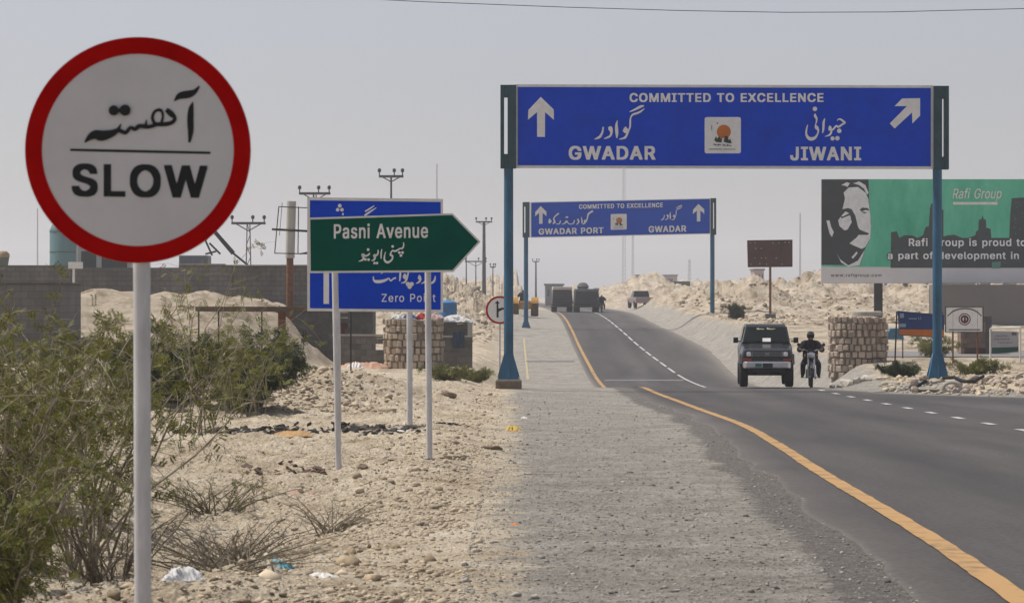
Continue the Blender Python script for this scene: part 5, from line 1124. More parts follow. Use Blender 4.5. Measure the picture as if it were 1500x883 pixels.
mb.build('cabin', M_CARP, t, bevel=.03)
mb = MB()   # hood bulge
mb.hexa([(-.52, .20, 1.15), (.52, .20, 1.15), (.55, 1.2, 1.28), (-.55, 1.2, 1.28), (-.48, .26, 1.185), (.48, .26, 1.185), (.50, 1.18, 1.325), (-.50, 1.18, 1.325)]); mb.build('bonnet', M_CARP, t, bevel=.02)
def quad_slab(mb, p, nrm, th):
    p = [Vector(q) for q in p]; n = Vector(nrm).normalized()*th; mb.hexa(p + [q+n for q in p])
mb = MB(); quad_slab(mb, [(-.68, 1.235, 1.37), (.68, 1.235, 1.37), (.575, 1.555, 1.815), (-.575, 1.555, 1.815)], (0, -1, .7), .022); ws = mb.build('windscreen', M_GLASSD, t)
mb = MB(); yb_ = 1.20
for pts_ in ([(-.27, 1.79, .012), (-.25, 1.745, .02), (-.21, 1.79, .02), (-.23, 1.755, .02), (-.17, 1.75, .02), (-.13, 1.775, .016), (-.1, 1.748, .02), (-.04, 1.76, .012)], [(.05, 1.80, .02), (.06, 1.745, .02)], [(.13, 1.785, .014), (.07, 1.765, .02), (.14, 1.745, .02), (.17, 1.77, .02), (.2, 1.745, .02), (.24, 1.77, .02), (.3, 1.765, .01)]):
    for i in range(len(pts_)-1):
        a, b = pts_[i], pts_[i+1]
        f = lambda q: (q[0], 1.555-(1.815-q[1])*.719-.035, q[1])
        mb.tube(f(a), f(b), a[2]*.7, b[2]*.7, 5)
mb.build('windscreen_lettering', mat('cream_sticker', (.62, .58, .38), .6), ws)
mb = MB(); mb.box((.02, 1.21, 1.43), (.25, .01, .13), rx=R(-35)); mb.build('paper_sheet', M_SIGNW2, ws)
mb = MB(); mb.tube((-.35, 1.20, 1.385), (-.05, 1.28, 1.46), .012, .012, 5); mb.tube((.1, 1.20, 1.385), (.4, 1.28, 1.46), .012, .012, 5); mb.build('wiper', M_BLACK, t)
mb = MB()
for sx in (-1, 1):
    quad_slab(mb, [(sx*.700, 1.80, 1.40), (sx*.700, 3.7, 1.40), (sx*.612, 3.7, 1.82), (sx*.612, 1.80, 1.82)], (sx*1, 0, .2), .05)
mb.build('side_window', M_GLASSD, t)
mb = MB(); mb.bx(-.63, .63, .095, .14, .925, 1.105); gr = mb.build('grille_panel', mat('black_plastic', (.014, .014, .014), .6), t)
mb = MB()
for z in (.96, .99, 1.02, 1.05, 1.08): mb.bx(-.44, .44, .07, .094, z-.006, z+.006)
mb.bx(-.47, -.44, .07, .094, .94, 1.10); mb.bx(.44, .47, .07, .094, .94, 1.10); mb.bx(-.06, .06, .06, .0695, 1.0, 1.045)
mb.build('grille', M_STEEL, gr)
for sx in (-1, 1):
    mb = MB(); mb.box((sx*.555, .09, 1.015), (.145, .05, .145)); h_ = mb.build('headlight', M_CHROME, t, bevel=.02)
    mb = MB(); mb.lathe([(.0, .066), (.05, .056), (.058, .064)], c=(sx*.555, 0, 1.015), n=20, axis='Y'); mb.build('lens', mat('lamp_glass', (.78, .79, .78), .1, spec=.6), h_)
    mb = MB(); mb.box((sx*.60, .085, .855), (.25, .05, .06)); mb.build('indicator', mat('red_orange_lens', (.32, .03, .012), .3), t, bevel=.008)
    mb = MB(); mb.hexa([(sx*.74, .14, .70), (sx*.84, .30, .70), (sx*.84, 1.35, .70), (sx*.74, 1.35, .70), (sx*.74, .18, 1.02), (sx*.83, .40, 1.02), (sx*.83, 1.25, 1.02), (sx*.74, 1.25, 1.02)]); mb.build('wheel_arch', M_CARP, t, bevel=.025)
    mb = MB(); mb.box((sx*.92, 1.35, 1.42), (.15, .09, .17)); mb.tube((sx*.76, 1.38, 1.38), (sx*.9, 1.36, 1.40), .02, .02, 6); mb.build('mirror', M_RUBBER, t, bevel=.02)
    for wy in (.85, 3.35):
        wh = bpy.data.objects.new('wheel', None); COL.objects.link(wh); wh.parent = t; wh.location = (sx*.69, wy, .385)
        mb = MB(); mb.lathe([(.2, -.10), (.34, -.125), (.378, -.10), (.385, -.05), (.378, -.045), (.385, 0), (.378, .045), (.385, .05), (.378, .10), (.34, .125), (.2, .10)], n=36, axis='X'); mb.build('tyre', M_RUBBER, wh, smooth=True)
        mb = MB(); mb.lathe([(.06, -.06*sx), (.2, -.09*sx), (.22, .09*sx), (.2, .11*sx), (.06, .09*sx)], n=24, axis='X'); mb.build('rim', M_STEEL, wh)
mb = MB(); loft(mb, [(-.06, [(-.64, .60), (.64, .60), (.64, .78), (-.64, .78)]), (.02, [(-.70, .58), (.70, .58), (.70, .80), (-.70, .80)]), (.16, [(-.74, .60), (.74, .60), (.74, .78), (-.74, .78)])]); bmp = mb.build('bumper', M_CHROME, t, bevel=.03)
mb = MB(); mb.bx(-.14, .16, -.085, -.062, .61, .74); mb.build('number_plate_recess', M_DARK, bmp)
mb = MB(); mb.bx(-.36, -.17, -.085, -.062, .63, .74); mb.build('number_plate', mat('green_plate', (.06, .16, .12), .5), bmp)
mb = MB(); mb.bx(-.55, .55, .2, 3.6, .47, .575); mb.bx(-.28, .1, .3, 1.1, .38, .47); mb.tube((-.6, .85, .40), (.6, .85, .40), .05, .05, 8); mb.tube((-.6, 3.35, .40), (.6, 3.35, .40), .05, .05, 8); mb.build('chassis', M_DARK, t)

# ------------------------------------------------------------------ figures
def skin_mesh(name, joints, edges, mats, parent, matfn=None, root=0, sub=2):
    me = bpy.data.meshes.new(name+'_cage'); me.from_pydata([j[:3] for j in joints], edges, []); me.update()
    o = bpy.data.objects.new(name, me); COL.objects.link(o)
    bm = bmesh.new(); bm.from_mesh(me); ly = bm.verts.layers.skin.verify(); bm.verts.ensure_lookup_table()
    for i, v in enumerate(bm.verts):
        r_ = joints[i][3]; v[ly].radius = (r_, joints[i][4] if len(joints[i]) > 4 else r_); v[ly].use_root = (i == root)
    bm.to_mesh(me); bm.free()
    o.modifiers.new('skin', 'SKIN'); sb = o.modifiers.new('sub', 'SUBSURF'); sb.levels = sub; sb.render_levels = sub
    dg = bpy.context.evaluated_depsgraph_get(); nm = bpy.data.meshes.new_from_object(o.evaluated_get(dg))
    bpy.data.objects.remove(o)
    nm.name = name
    ob = link(name, nm, mats, parent, smooth=False)
    nm.polygons.foreach_set('use_smooth', [True]*len(nm.polygons))
    if matfn:
        for p in nm.polygons: p.material_index = matfn(p.center)
    return ob
def rider(t, seat_z=.80, y=0.0, dark=M_CLOTHB, hands=True):
    J = [(0, .88+y, seat_z+.06, .20, .17), (0, .84+y, seat_z+.28, .23, .17), (0, .78+y, seat_z+.46, .24, .16), (0, .72+y, seat_z+.57, .13, .12), (0, .66+y, seat_z+.61, .07, .07), (0, .61+y, seat_z+.70, .088, .095), (0, .60+y, seat_z+.79, .075, .085)]
    E = [(0, 1), (1, 2), (2, 3), (3, 4), (4, 5), (5, 6)]
    for sx in (-1, 1):
        n = len(J); J += [(sx*.22, .76+y, seat_z+.50, .12), (sx*.35, .55+y, seat_z+.33, .10), (sx*.345, .36+y, seat_z+.345, .05), (sx*.335, .25+y, seat_z+.35, .034), (sx*.325, .19+y, seat_z+.355, .036)]
        E += [(2, n), (n, n+1), (n+1, n+2), (n+2, n+3), (n+3, n+4)]
        n = len(J); J += [(sx*.13, .80+y, seat_z+.02, .13), (sx*.24, .42+y, seat_z-.10, .09), (sx*.235, .60+y, seat_z-.35, .08), (sx*.25, .70+y, seat_z-.46, .05), (sx*.26, .56+y, seat_z-.50, .04)]
        E += [(0, n), (n, n+1), (n+1, n+2), (n+2, n+3), (n+3, n+4)]
    zh = seat_z
    def fn(c):
        if c.z > zh+.64 and c.y < .57+y: return 1
        if c.y < .22+y and c.z > zh+.2: return 1
        return 0
    return skin_mesh('body', J, E, [dark, M_SKIN], t, fn)
Y0 = 86.6; cx = PX(1188.5, Y0); g0 = float(road_z(Y0))
t = thing('motorcycle', 'small black motorcycle with a round headlight beside the dark off-road car', 'motorcycle', (cx, Y0, g0+.014), R(-4))
def wheel(t, y):
    wh = bpy.data.objects.new('wheel', None); COL.objects.link(wh); wh.parent = t; wh.location = (0, y, .30)
    mb = MB(); mb.lathe([(.245, -.035), (.285, -.042), (.30, -.02), (.30, .02), (.285, .042), (.245, .035)], n=32, axis='X'); mb.build('tyre', M_RUBBER, wh, smooth=True)
    mb = MB(); mb.lathe([(.05, -.05), (.05, .05)], n=12, axis='X')
    for k_ in range(16):
        a = 2*math.pi*k_/16; mb.tube((0, .05*math.cos(a), .05*math.sin(a)), (0, .25*math.cos(a), .25*math.sin(a)), .004, .004, 4)
    mb.build('spokes', M_STEEL, wh)
wheel(t, 0.0); wheel(t, 1.22)
mb = MB()
for sx in (-1, 1): mb.tube((sx*.09, .0, .30), (sx*.09, .26, 1.05), .03, .028, 8)
mb.box((0, .22, .93), (.24, .06, .05)); mb.build('fork', M_CHROME, t)
mb = MB(); pts_ = [(0, -.28*math.cos(a)*1.15, .30+.35*math.sin(a)) for a in np.linspace(.9, 2.7, 10)]; mb.path(pts_, .04, 8); mb.build('mudguard', M_DARK, t)
mb = MB(); mb.lathe([(.02, -.02), (.09, .0), (.10, .04), (.07, .15)], c=(0, .10, 1.0), n=20, axis='Y'); h_ = mb.build('headlight', M_CHROME, t, smooth=True)
mb = MB(); mb.box((0, .12, 1.12), (.2, .08, .07)); mb.build('instrument', M_DARK, h_)
mb = MB(); mb.path([(-.36, .26, 1.14), (-.2, .22, 1.15), (-.08, .24, 1.10), (.08, .24, 1.10), (.2, .22, 1.15), (.36, .26, 1.14)], .014, 6); hb = mb.build('handlebar', M_STEEL, t)
for sx in (-1, 1):
    mb = MB(); mb.tube((sx*.27, .22, 1.16), (sx*.36, .18, 1.28), .008, .008, 5); mb.lathe([(.05, -.01), (.055, .01)], c=(sx*.38, .17, 1.30), n=12, axis='Y'); mb.build('mirror', M_DARK, hb)
    mb = MB(); mb.box((sx*.19, .12, .98), (.05, .06, .06)); mb.build('indicator', mat('amber_lens', (.5, .17, .02), .3), t, bevel=.015)
mb = MB(); mb.path([(0, .28, .88), (0, .42, .93), (0, .62, .88), (0, .72, .82)], [.08, .13, .12, .08], 12); mb.build('fuel_tank', mat('black_gloss_paint', (.015, .015, .017), .2, spec=.5), t, smooth=True)
mb = MB(); mb.box((0, 1.05, .79), (.24, .75, .09)); mb.build('seat', M_RUBBER, t, bevel=.03)
mb = MB(); mb.bx(-.14, .14, .42, .78, .30, .55); mb.lathe([(.09, -.15), (.09, .15)], c=(0, .58, .36), n=14, axis='X'); mb.tube((0, .5, .55), (0, .45, .78), .07, .06, 10); mb.build('engine', M_STEEL, t)
mb = MB(); mb.path([(.1, .4, .5), (.13, .3, .36), (.15, .6, .27), (.16, 1.5, .32)], [.025, .025, .03, .045], 8); mb.build('exhaust', M_CHROME, t)
mb = MB(); mb.tube((-.3, .56, .29), (.3, .56, .29), .014, .014, 6); mb.build('foot_peg', M_STEEL, t)
t = thing('person', 'motorcyclist in loose black clothes and a dark headscarf, hands on the handlebar', 'person', (cx, Y0, g0+.014), R(-4))
b_ = rider(t)
mb = MB(); mb.lathe([(.10, .0), (.118, .05), (.115, .12), (.08, .19), (.02, .21)], c=(0, .635, 1.495), n=20); mb.build('headscarf', M_CLOTHB, t, smooth=True)
mb = MB(); mb.lathe([(.105, 0), (.10, .07)], c=(0, .61, 1.605), n=20); mb.build('headband', mat('grey_cloth', (.12, .115, .11), .9), t)

# ------------------------------------------------------------------ far vehicles
def truck(px, Y0, wpx, ytop, label, mcol, rack):
    g0 = float(road_z(Y0)); k = Y0/F; x = PX(px, Y0)
    t = thing('cargo_truck', label, 'truck', (x, Y0, g0), 0, 'two trucks far down the road')
    W = wpx*k; H = PZ(ytop, Y0)-g0
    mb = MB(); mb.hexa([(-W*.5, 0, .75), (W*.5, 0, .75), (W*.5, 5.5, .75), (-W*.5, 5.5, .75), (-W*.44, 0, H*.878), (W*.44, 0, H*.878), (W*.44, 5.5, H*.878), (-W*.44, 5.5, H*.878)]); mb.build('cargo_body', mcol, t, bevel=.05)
    mb = MB()
    for i in range(5): mb.bx(-W*.45, W*.45, -.05, -.003, .9+i*(H*.9-.9)/5, .98+i*(H*.9-.9)/5)
    mb.build('tailgate_slats', M_DARK, t)
    mb = MB(); mb.bx(-W*.46, W*.46, -.06, 5.6, H*.88, H); mb.build('roof_edge', rack, t, bevel=.03)
    mb = MB(); mb.bx(-W*.45, W*.45, 5.6, 7.2, .7, H*.92); mb.build('cab', M_VAN, t, bevel=.1)
    mb = MB(); mb.bx(-W*.47, W*.47, .15, 7.1, .5, .745); mb.bx(-W*.47, W*.47, -.1, .05, .45, .65); mb.build('chassis', M_DARK, t)
    for sx in (-1, 1):
        for wy in (1.2, 6.3):
            mb = MB(); mb.lathe([(.2, -.2), (.5, -.22), (.5, .22), (.2, .2)], c=(sx*W*.37, wy, .5), n=20, axis='X'); mb.build('wheel', M_RUBBER, t)
        mb = MB(); mb.box((sx*W*.4, -.12, .55), (.22, .05, .12)); mb.build('tail_light', mat('dull_red_lens', (.15, .02, .02), .4), t)
    return t, H, g0, x
truck(824, 258, 31, 420, 'left far truck with a cream roof edge, driving away on the hazy road', mat('haze_paled_plum_truck_paint', (.085, .07, .078), .7, var=.25, scale=.6), mat('cream_truck_trim', (.66, .56, .48), .7))  # plum body colour lightened to stand in for distance haze
t2 = truck(860, 254, 38, 423, 'right far truck with dark slate body and a bundle on its roof', mat('haze_paled_slate_truck_paint', (.052, .066, .078), .7, var=.25, scale=.6), mat('grey_truck_trim', (.16, .16, .17), .7))  # slate body also lightened in its colour, as if veiled by haze
o = MB(); o.lathe([(.45, 0), (.55, .2), (.35, .5), (.1, .58)], n=14)
tag(o.build('roof_bundle', mat('grey_sack', (.10, .10, .10), .9, bump=.4), None, smooth=True, loc=(t2[3]-.3, 257, t2[2]+t2[1])), 'grey bundle tied on the roof of the right far truck', 'bundle')
# far motorcyclist
x = PX(881.5, 250); g0 = float(road_z(250)); t = thing('motorcycle', 'tiny far motorcycle beside the right far truck', 'motorcycle', (x, 250, g0), 0)
mb = MB(); mb.lathe([(.2, -.05), (.3, -.05), (.3, .05), (.2, .05)], c=(0, 0, .3), n=18, axis='X'); mb.build('wheel', M_RUBBER, t)
mb = MB(); mb.lathe([(.2, -.05), (.3, -.05), (.3, .05), (.2, .05)], c=(0, 1.2, .3), n=18, axis='X'); mb.build('wheel', M_RUBBER, t)
mb = MB(); mb.bx(-.12, .12, .1, 1.1, .35, .78); mb.box((0, 1.0, .85), (.36, .04, .04)); mb.build('frame', M_DARK, t, bevel=.04)
t = thing('person', 'tiny dark-clothed rider on the far motorcycle beside the trucks', 'person', (x, 250, g0), 0); rider(t, .78, -.3)
# tractor
Y0 = 215; x = PX(769, Y0); g0 = gz(x, Y0); k = Y0/F
t = thing('tractor', 'yellow tractor with brown tyres behind the left post of the far gantry', 'tractor', (x, Y0, g0))
M_YT = mat('yellow_machine_paint', (.40, .20, .025), .5, var=.2)
mb = MB(); mb.hexa([(-.55, 0, .55), (.55, 0, .55), (.45, 2.6, .55), (-.45, 2.6, .55), (-.45, .05, 1.15), (.45, .05, 1.15), (.40, 2.6, 1.2), (-.40, 2.6, 1.2)]); mb.build('hull', M_YT, t, bevel=.06)
for sx in (-1, 1):
    mb = MB(); mb.lathe([(.25, -.22), (.62, -.26), (.68, -.2), (.68, .2), (.62, .26), (.25, .22)], c=(sx*.76, .5, .68), n=24, axis='X'); mb.build('rear_wheel', mat('muddy_rubber', (.085, .055, .03), .95, var=.3), t)
    mb = MB(); mb.lathe([(.15, -.12), (.4, -.14), (.4, .14), (.15, .12)], c=(sx*.6, 2.4, .4), n=20, axis='X'); mb.build('front_wheel', M_RUBBER, t)
    mb = MB(); pts_ = [(sx*.76, .5-.74*math.cos(a), .68+.74*math.sin(a)) for a in np.linspace(.4, 2.6, 9)]
    for i in range(8):
        a, b = pts_[i], pts_[i+1]; mb.add([(a[0]-.27, a[1], a[2]), (a[0]+.27, a[1], a[2]), (b[0]+.27, b[1], b[2]), (b[0]-.27, b[1], b[2]), (a[0]-.27, a[1], a[2]+.03), (a[0]+.27, a[1], a[2]+.03), (b[0]+.27, b[1], b[2]+.03), (b[0]-.27, b[1], b[2]+.03)], [(0, 1, 2, 3), (4, 7, 6, 5), (0, 4, 5, 1), (3, 2, 6, 7), (0, 3, 7, 4), (1, 5, 6, 2)])
    mb.build('mudguard', M_YT, t)
mb = MB(); mb.bx(-.25, .25, .3, .7, 1.15, 1.25); mb.bx(-.25, .25, .25, .33, 1.25, 1.6); mb.build('seat', M_DARK, t)
t = thing('person', 'dark-clothed driver sitting on the yellow tractor', 'person', (x-.15, Y0+1.45, g0+.4), math.pi); rider(t, .80, 0)
# parked vehicle far right of the road
Y0 = 270; x = PX(938, Y0); g0 = gz(x, Y0); t = thing('parked_pickup', 'hazy pickup with a pale nose parked beyond the right road edge', 'pickup', (x, Y0, g0), R(188))
mb = MB(); mb.bx(-.85, .85, -2.3, -1.0, .5, 1.0); mb.bx(-.85, .85, -1.0, 2.3, .5, 1.05); mb.build('body', mat('dull_red_grey_paint', (.26, .21, .20), .5), t, bevel=.06)
mb = MB(); mb.hexa([(-.8, -1, 1.0), (.8, -1, 1.0), (.8, .6, 1.0), (-.8, .6, 1.0), (-.65, -.5, 1.65), (.65, -.5, 1.65), (.68, .5, 1.65), (-.68, .5, 1.65)]); mb.build('cabin', M_GLASSD, t, bevel=.05)
for sx in (-1, 1):
    for wy in (-1.5, 1.4):
        mb = MB(); mb.lathe([(.15, -.1), (.36, -.12), (.36, .12), (.15, .1)], c=(sx*.75, wy, .36), n=18, axis='X'); mb.build('wheel', M_RUBBER, t)
# hazy hoarding and hut on the right hills
Y0 = 320; t = thing('hoarding', 'hazy grey-green hoarding standing left of the right post of the far gantry', 'billboard', (PX(996, Y0), Y0, PZ(440, Y0)))
pl = Plan(996, 440, Y0); mb = MB(); pl.rect(mb, 982, 412, 1011, 437, .0, .4); mb.build('panel', mat('grey_green_board', (.10, .12, .105), .8, var=.15, scale=.5), t)
for xx in (986, 1006):
    mb = MB(); X = pl.xz(xx, 1)[0]; mb.tube((X, .3, -2), (X, .3, pl.xz(1, 425)[1]), .12, .12, 8); mb.build('post', M_DARK, t)
for (px, yt, yb, wx, Y0, lab, c) in ((962, 404, 425, 60, 700, 'hazy flat-roofed pinkish house on the far hill right of the road', (.36, .27, .22)), (1112, 396, 410, 14, 520, 'small pinkish house on the ridge left below the brown signboard', (.42, .27, .25)), (830, 426, 440, 40, 640, 'hazy low grey house behind the far trucks', (.2, .2, .2)), (895, 424, 447, 46, 600, 'hazy dark grey building right behind the far trucks', (.11, .12, .13)), (812, 418, 440, 26, 500, 'hazy grey shed on the mound left of the far trucks', (.17, .165, .15))):
    k = Y0/F; g0 = PZ(yb, Y0)-2; t = thing('house', lab, 'house', (PX(px, Y0), Y0, g0)); W = wx*k; H = (yb-yt)*k+2; mm = mat('render_%d' % px, c, .9, var=.15, scale=.3)
    mb = MB(); mb.bx(-W/2, W/2, 0, 8, 0, H); mb.build('wall', mm, t)
    mb = MB(); mb.bx(-W/2-.2, W/2+.2, -.2, 8.2, H, H+.3); mb.build('roof', M_CONCD, t)
    for i in range(3):
        mb = MB(); X = -W/2+W*(i+.5)/3; mb.bx(X-W*.06, X+W*.06, -.05, .02, H-1.9, H-.7); mb.build('window', M_DARK, t)
# grey building and brick pillar, right
Y0 = 165; t = thing('grey_building', 'plain flat grey building wall below the billboard at the right edge', 'building', (PX(1500, Y0), Y0, PZ(470, Y0)))
pl = Plan(1500, 470, Y0); mb = MB(); a, b = pl.xz(1376, 417), pl.xz(1680, 466); mb.bx(a[0], b[0], 0, 4, b[1]-1, a[1]); mb.build('wall', mat('grey_plaster', (.19, .18, .172), .92, var=.07, scale=.3), t)
for x0, x1 in ((1380, 1430), (1436, 1452), (1470, 1490)):
    mb = MB(); a, b = pl.xz(x0, 417), pl.xz(x1, 412); mb.bx(a[0], b[0], .3, .6, a[1]+.003, a[1]+.14); mb.build('parapet', M_CONCL, t)
t, W, H, g0 = blockwall('brick_pillar', 'square brown brick pillar behind the white emblem sign', 1405, 1441, 116, 462, 521, .9, mat('brown_brick', (.21, .145, .11), .92, var=.2, scale=3, island=.2), 'pillar')
mb = MB(); mb.bx(W/2+.003, W/2+.26, -.4, .5, 0, H*.99); mb.build('dark_side_slab', M_CONCD, t)  # dark slab forming the right side of the pillar
mb = MB(); mb.bx(-W/2+.15, W/2, -.49, -.47, .3+.0, .3+.32); mb.build('dark_panel', mat('maroon_panel', (.085, .045, .04), .8), t)
Y0 = 110; t = thing('canopy_stall', 'small faded blue canopy stall beside the blue and orange sign', 'stall', (PX(1309, Y0), Y0, gz(PX(1309, Y0), Y0)))
k = Y0/F; hh = PZ(497, Y0)-gz(PX(1309, Y0), Y0)
mb = MB(); mb.hexa([(-.35, 0, hh), (.4, 0, hh), (.4, .8, hh), (-.35, .8, hh), (-.1, .1, hh+.42), (.35, .1, hh+.42), (.35, .7, hh+.42), (-.1, .7, hh+.42)]); mb.build('canopy', mat('faded_blue_canvas', (.05, .15, .22), .8), t)
for xx in (-.3, .36):
    mb = MB(); mb.tube((xx, .05, -.1), (xx, .05, hh), .025, .025, 6); mb.build('leg', M_DARK, t)

# ------------------------------------------------------------------ rocks, rubble, litter
def rock_mesh(seed, r=1.0, sub=2, flat=.6):
    q = np.random.RandomState(seed); bm = bmesh.new(); bmesh.ops.create_icosphere(bm, subdivisions=sub, radius=1.0)
    d = q.normal(size=(7, 3)); d /= np.linalg.norm(d, axis=1)[:, None]; lim = q.uniform(.55, .9, 7)
    s_ = np.array([q.uniform(.8, 1.3), q.uniform(.7, 1.1), flat*q.uniform(.8, 1.2)])
    for v in bm.verts:
        p = np.array(v.co)
        for a, l in zip(d, lim):
            e = p @ a
            if e > l: p = p-a*(e-l)
        p = p*(1+.12*(q.rand()-.5)); v.co = Vector(p*s_*r)
    me = bpy.data.meshes.new('rock'); bm.to_mesh(me); bm.free(); return me
for i, (px, Y, py, r_, lab, m, fl) in enumerate([
    (522, 23.5, 750, .13, 'dark brown flat rock on the dirt bank near the bottom centre-left', M_ROCKD, .45),
    (657, 66, 571, .17, 'dark boulder on the sand left of the gantry post foot', M_ROCKD, .6),
    (720, 38.5, 637, .13, 'flat brown stone at the edge of the gravel, right of the green sign posts', M_ROCKD, .4),
    (560, 33, 690, .11, 'pale angular stone between the posts of the green sign', M_ROCK, .6),
    (530, 31.5, 692, .09, 'small brown stone right beside the left post of the green sign', M_ROCKD, .6),
    (585, 32.8, 682, .12, 'flat tan slab between the posts of the green sign', M_ROCK, .3),
    (670, 33.5, 667, .12, 'pale stone just right of the right post of the green sign', M_ROCK, .4),
    (430, 36, 650, .12, 'grey stone left of the green sign posts among debris', M_ROCK, .5),
    (520, 44, 630, .16, 'pale slab lying between the sign posts in the debris', M_ROCK, .25),
    (650, 13.8, 1, .06, 'tan stone at the bottom edge of the gravel shoulder', M_ROCK, .6)]):
    x = PX(px, Y); me = rock_mesh(100+i, r_, 3, fl); o = link('rock', me, m, loc=(x, Y, gz(x, Y)+r_*fl*.3)); tag(o, lab, 'rock')
# rubble stones round the right gantry foot (individual stones)
protos = [rock_mesh(200+i, 1.0, 2, .75) for i in range(6)]
for p_ in protos: p_.materials.append(mat('rubble_stone', (.30, .23, .175), .95, scale=1.5, col2=(.46, .39, .32), bump=.5, bscale=6))
q = random.Random(5)
for i in range(110):
    px = q.uniform(1335, 1530); Y = q.uniform(76.5, 84.5); x = PX(px, Y); r_ = q.uniform(.06, .2)
    if x < redge(Y)+.35: continue
    if abs(px-1373) < 20 and Y < 84.6: continue
    o = bpy.data.objects.new('rubble_stone', protos[i % 6]); COL.objects.link(o); o.location = (x, Y, gz(x, Y)+r_*.3); o.scale = (r_, r_, r_); o.rotation_euler = (q.uniform(-.4, .4), q.uniform(-.4, .4), q.uniform(0, 6))
    tag(o, 'pinkish rubble stone in the heap around the right gantry foot', 'stone', 'rubble stones around the right gantry foot')
pale = [rock_mesh(260+i, 1.0, 2, .7) for i in range(3)]
for p_ in pale: p_.materials.append(mat('white_stone', (.50, .46, .40), .95, bump=.4, bscale=8))
for i, (px, Y, r_) in enumerate(((1240, 87.6, .33), (1218, 87.5, .16), (1270, 87.4, .22), (1288, 87.3, .16), (1256, 87.4, .2), (1229, 87.3, .12))):
    x = PX(px, Y); o = bpy.data.objects.new('pale_stone', pale[i % 3]); COL.objects.link(o); o.location = (x, Y, gz(x, Y)+r_*.2); o.scale = (r_, r_, r_); o.rotation_euler = (0, 0, i)
    tag(o, 'whitish stone in the pale heap at the road edge right of the motorcycle', 'stone', 'whitish stones of the pale roadside heap')
# discarded tyre ring and hose
x = PX(1393, 79); mb = MB()
mb.path([(.24*math.cos(a), 0, .15*math.sin(a)) for a in np.linspace(0, 2*math.pi, 24)], .055, 8); tag(mb.build('pipe_ring', M_CONCL, None, smooth=True, loc=(x, 78.8, gz(x, 78.8)+.15)), 'pale broken pipe ring lying in the rubble right of the gantry foot', 'ring')
hp = [(1356, 82.0), (1343, 81.4), (1335, 80.8), (1346, 80.2), (1362, 79.8), (1378, 79.4)]
mb = MB(); mb.path([(PX(a, b), b, gz(PX(a, b), b)+.03) for a, b in hp], .05, 8); tag(mb.build('hose', M_RUBBER, None, smooth=True), 'black hose curving along the road edge in front of the right gantry foot', 'hose')
hp = [(1382, 81.2), (1398, 80.8), (1412, 80.3), (1428, 80.0), (1440, 80.6)]
mb = MB(); mb.path([(PX(a, b), b, gz(PX(a, b), b)+.16+.05*math.sin(i*2)) for i, (a, b) in enumerate(hp)], .05, 8); tag(mb.build('hose', M_RUBBER, None, smooth=True), 'black hose snaking over the rubble right of the right gantry foot', 'hose')
# litter
def litter(name, lab, px, Y, w_, d_, h_, col, seed): sheet(name, lab, 'litter', px, Y, None, w_, d_, h_, mat('litter_%d' % seed, col, .6, var=.15, scale=12), seed)
litter('plastic_bag', 'crumpled white plastic bag on the dirt beside the SLOW sign pole', 268, 15.6, .30, .35, .10, (.55, .54, .53), 21)
litter('plastic_bag', 'torn teal plastic scrap on the dirt right of the white bag', 404, 18.4, .20, .25, .11, (.14, .32, .38), 22)
litter('paper_scrap', 'white paper scrap on the dirt left of centre near the bottom', 468, 17.2, .22, .18, .04, (.62, .60, .57), 23)
litter('paper_scrap', 'dirty white scrap just right of the other white paper scrap', 545, 18.6, .12, .14, .03, (.5, .46, .42), 24)
litter('cloth_scrap', 'pink cloth scrap on the dirt left of the green sign left post', 442, 27.8, .32, .5, .05, (.42, .22, .19), 25)
litter('orange_scrap', 'small orange scrap lying on the gravel shoulder', 753, 22.4, .06, .12, .02, (.62, .20, .03), 26)
litter('plastic_container', 'crushed yellow plastic piece at the gravel edge below the gantry post', 751, 48, .22, .5, .10, (.5, .34, .08), 27)
litter('paper_scrap', 'tiny white paper at the gravel edge above the yellow plastic piece', 768, 56, .14, .5, .05, (.6, .58, .55), 28)
litter('cardboard', 'orange-brown cardboard flattened among the debris left of the signs', 430, 44.5, .55, 1.1, .05, (.40, .24, .10), 29)
litter('plastic_sheet', 'pale plastic sheet spread on sand between the sign posts', 585, 46.5, 1.3, 3.2, .06, (.52, .50, .47), 30)
litter('red_scrap', 'small red scrap on the dirt at the bottom left of centre', 466, 14.7, .06, .09, .02, (.40, .05, .03), 31)
litter('rubbish_heap', 'orange and white rubbish heap at the foot of the low block wall', 530, 104, 1.7, 2.0, .3, (.42, .25, .17), 32)
litter('plastic_sheet', 'white plastic crumpled on the rubbish heap by the low block wall', 520, 103, .6, 1.0, .32, (.6, .57, .54), 33)
x0 = PX(385, 17.6); mb = MB(); mb.path([(x0-.05, 18.1, gz(x0, 18.1)+.08), (x0+.03, 17.5, gz(x0, 17.5)+.05), (x0+.11, 16.9, gz(x0+.1, 16.9)+.015)], [.018, .016, .012], 8); tag(mb.build('broken_stick', mat('pale_wood', (.42, .37, .28), .9), None, smooth=True), 'pale broken stick lying on the dirt right of the white bag', 'stick')
# dark charred debris
M_CHAR = mat('charred_debris', (.05, .045, .04), .95, var=.5, scale=5, island=.5)
litter_pile('debris', 'dark charred debris strip left of the green sign left post', 395, 46.5, 1.5, M_CHAR, 170, 11)
litter_pile('debris', 'dark debris scattered between the green sign posts', 545, 46, 1.2, M_CHAR, 110, 12)
litter_pile('debris', 'dark debris behind the right post of the green sign', 648, 48, .7, M_CHAR, 70, 13)
litter_pile('debris', 'brown rubbish with a bent root left of the green sign left post', 425, 31.5, .6, mat('brown_rubbish', (.14, .10, .075), .95, var=.4, island=.4), 90, 14)

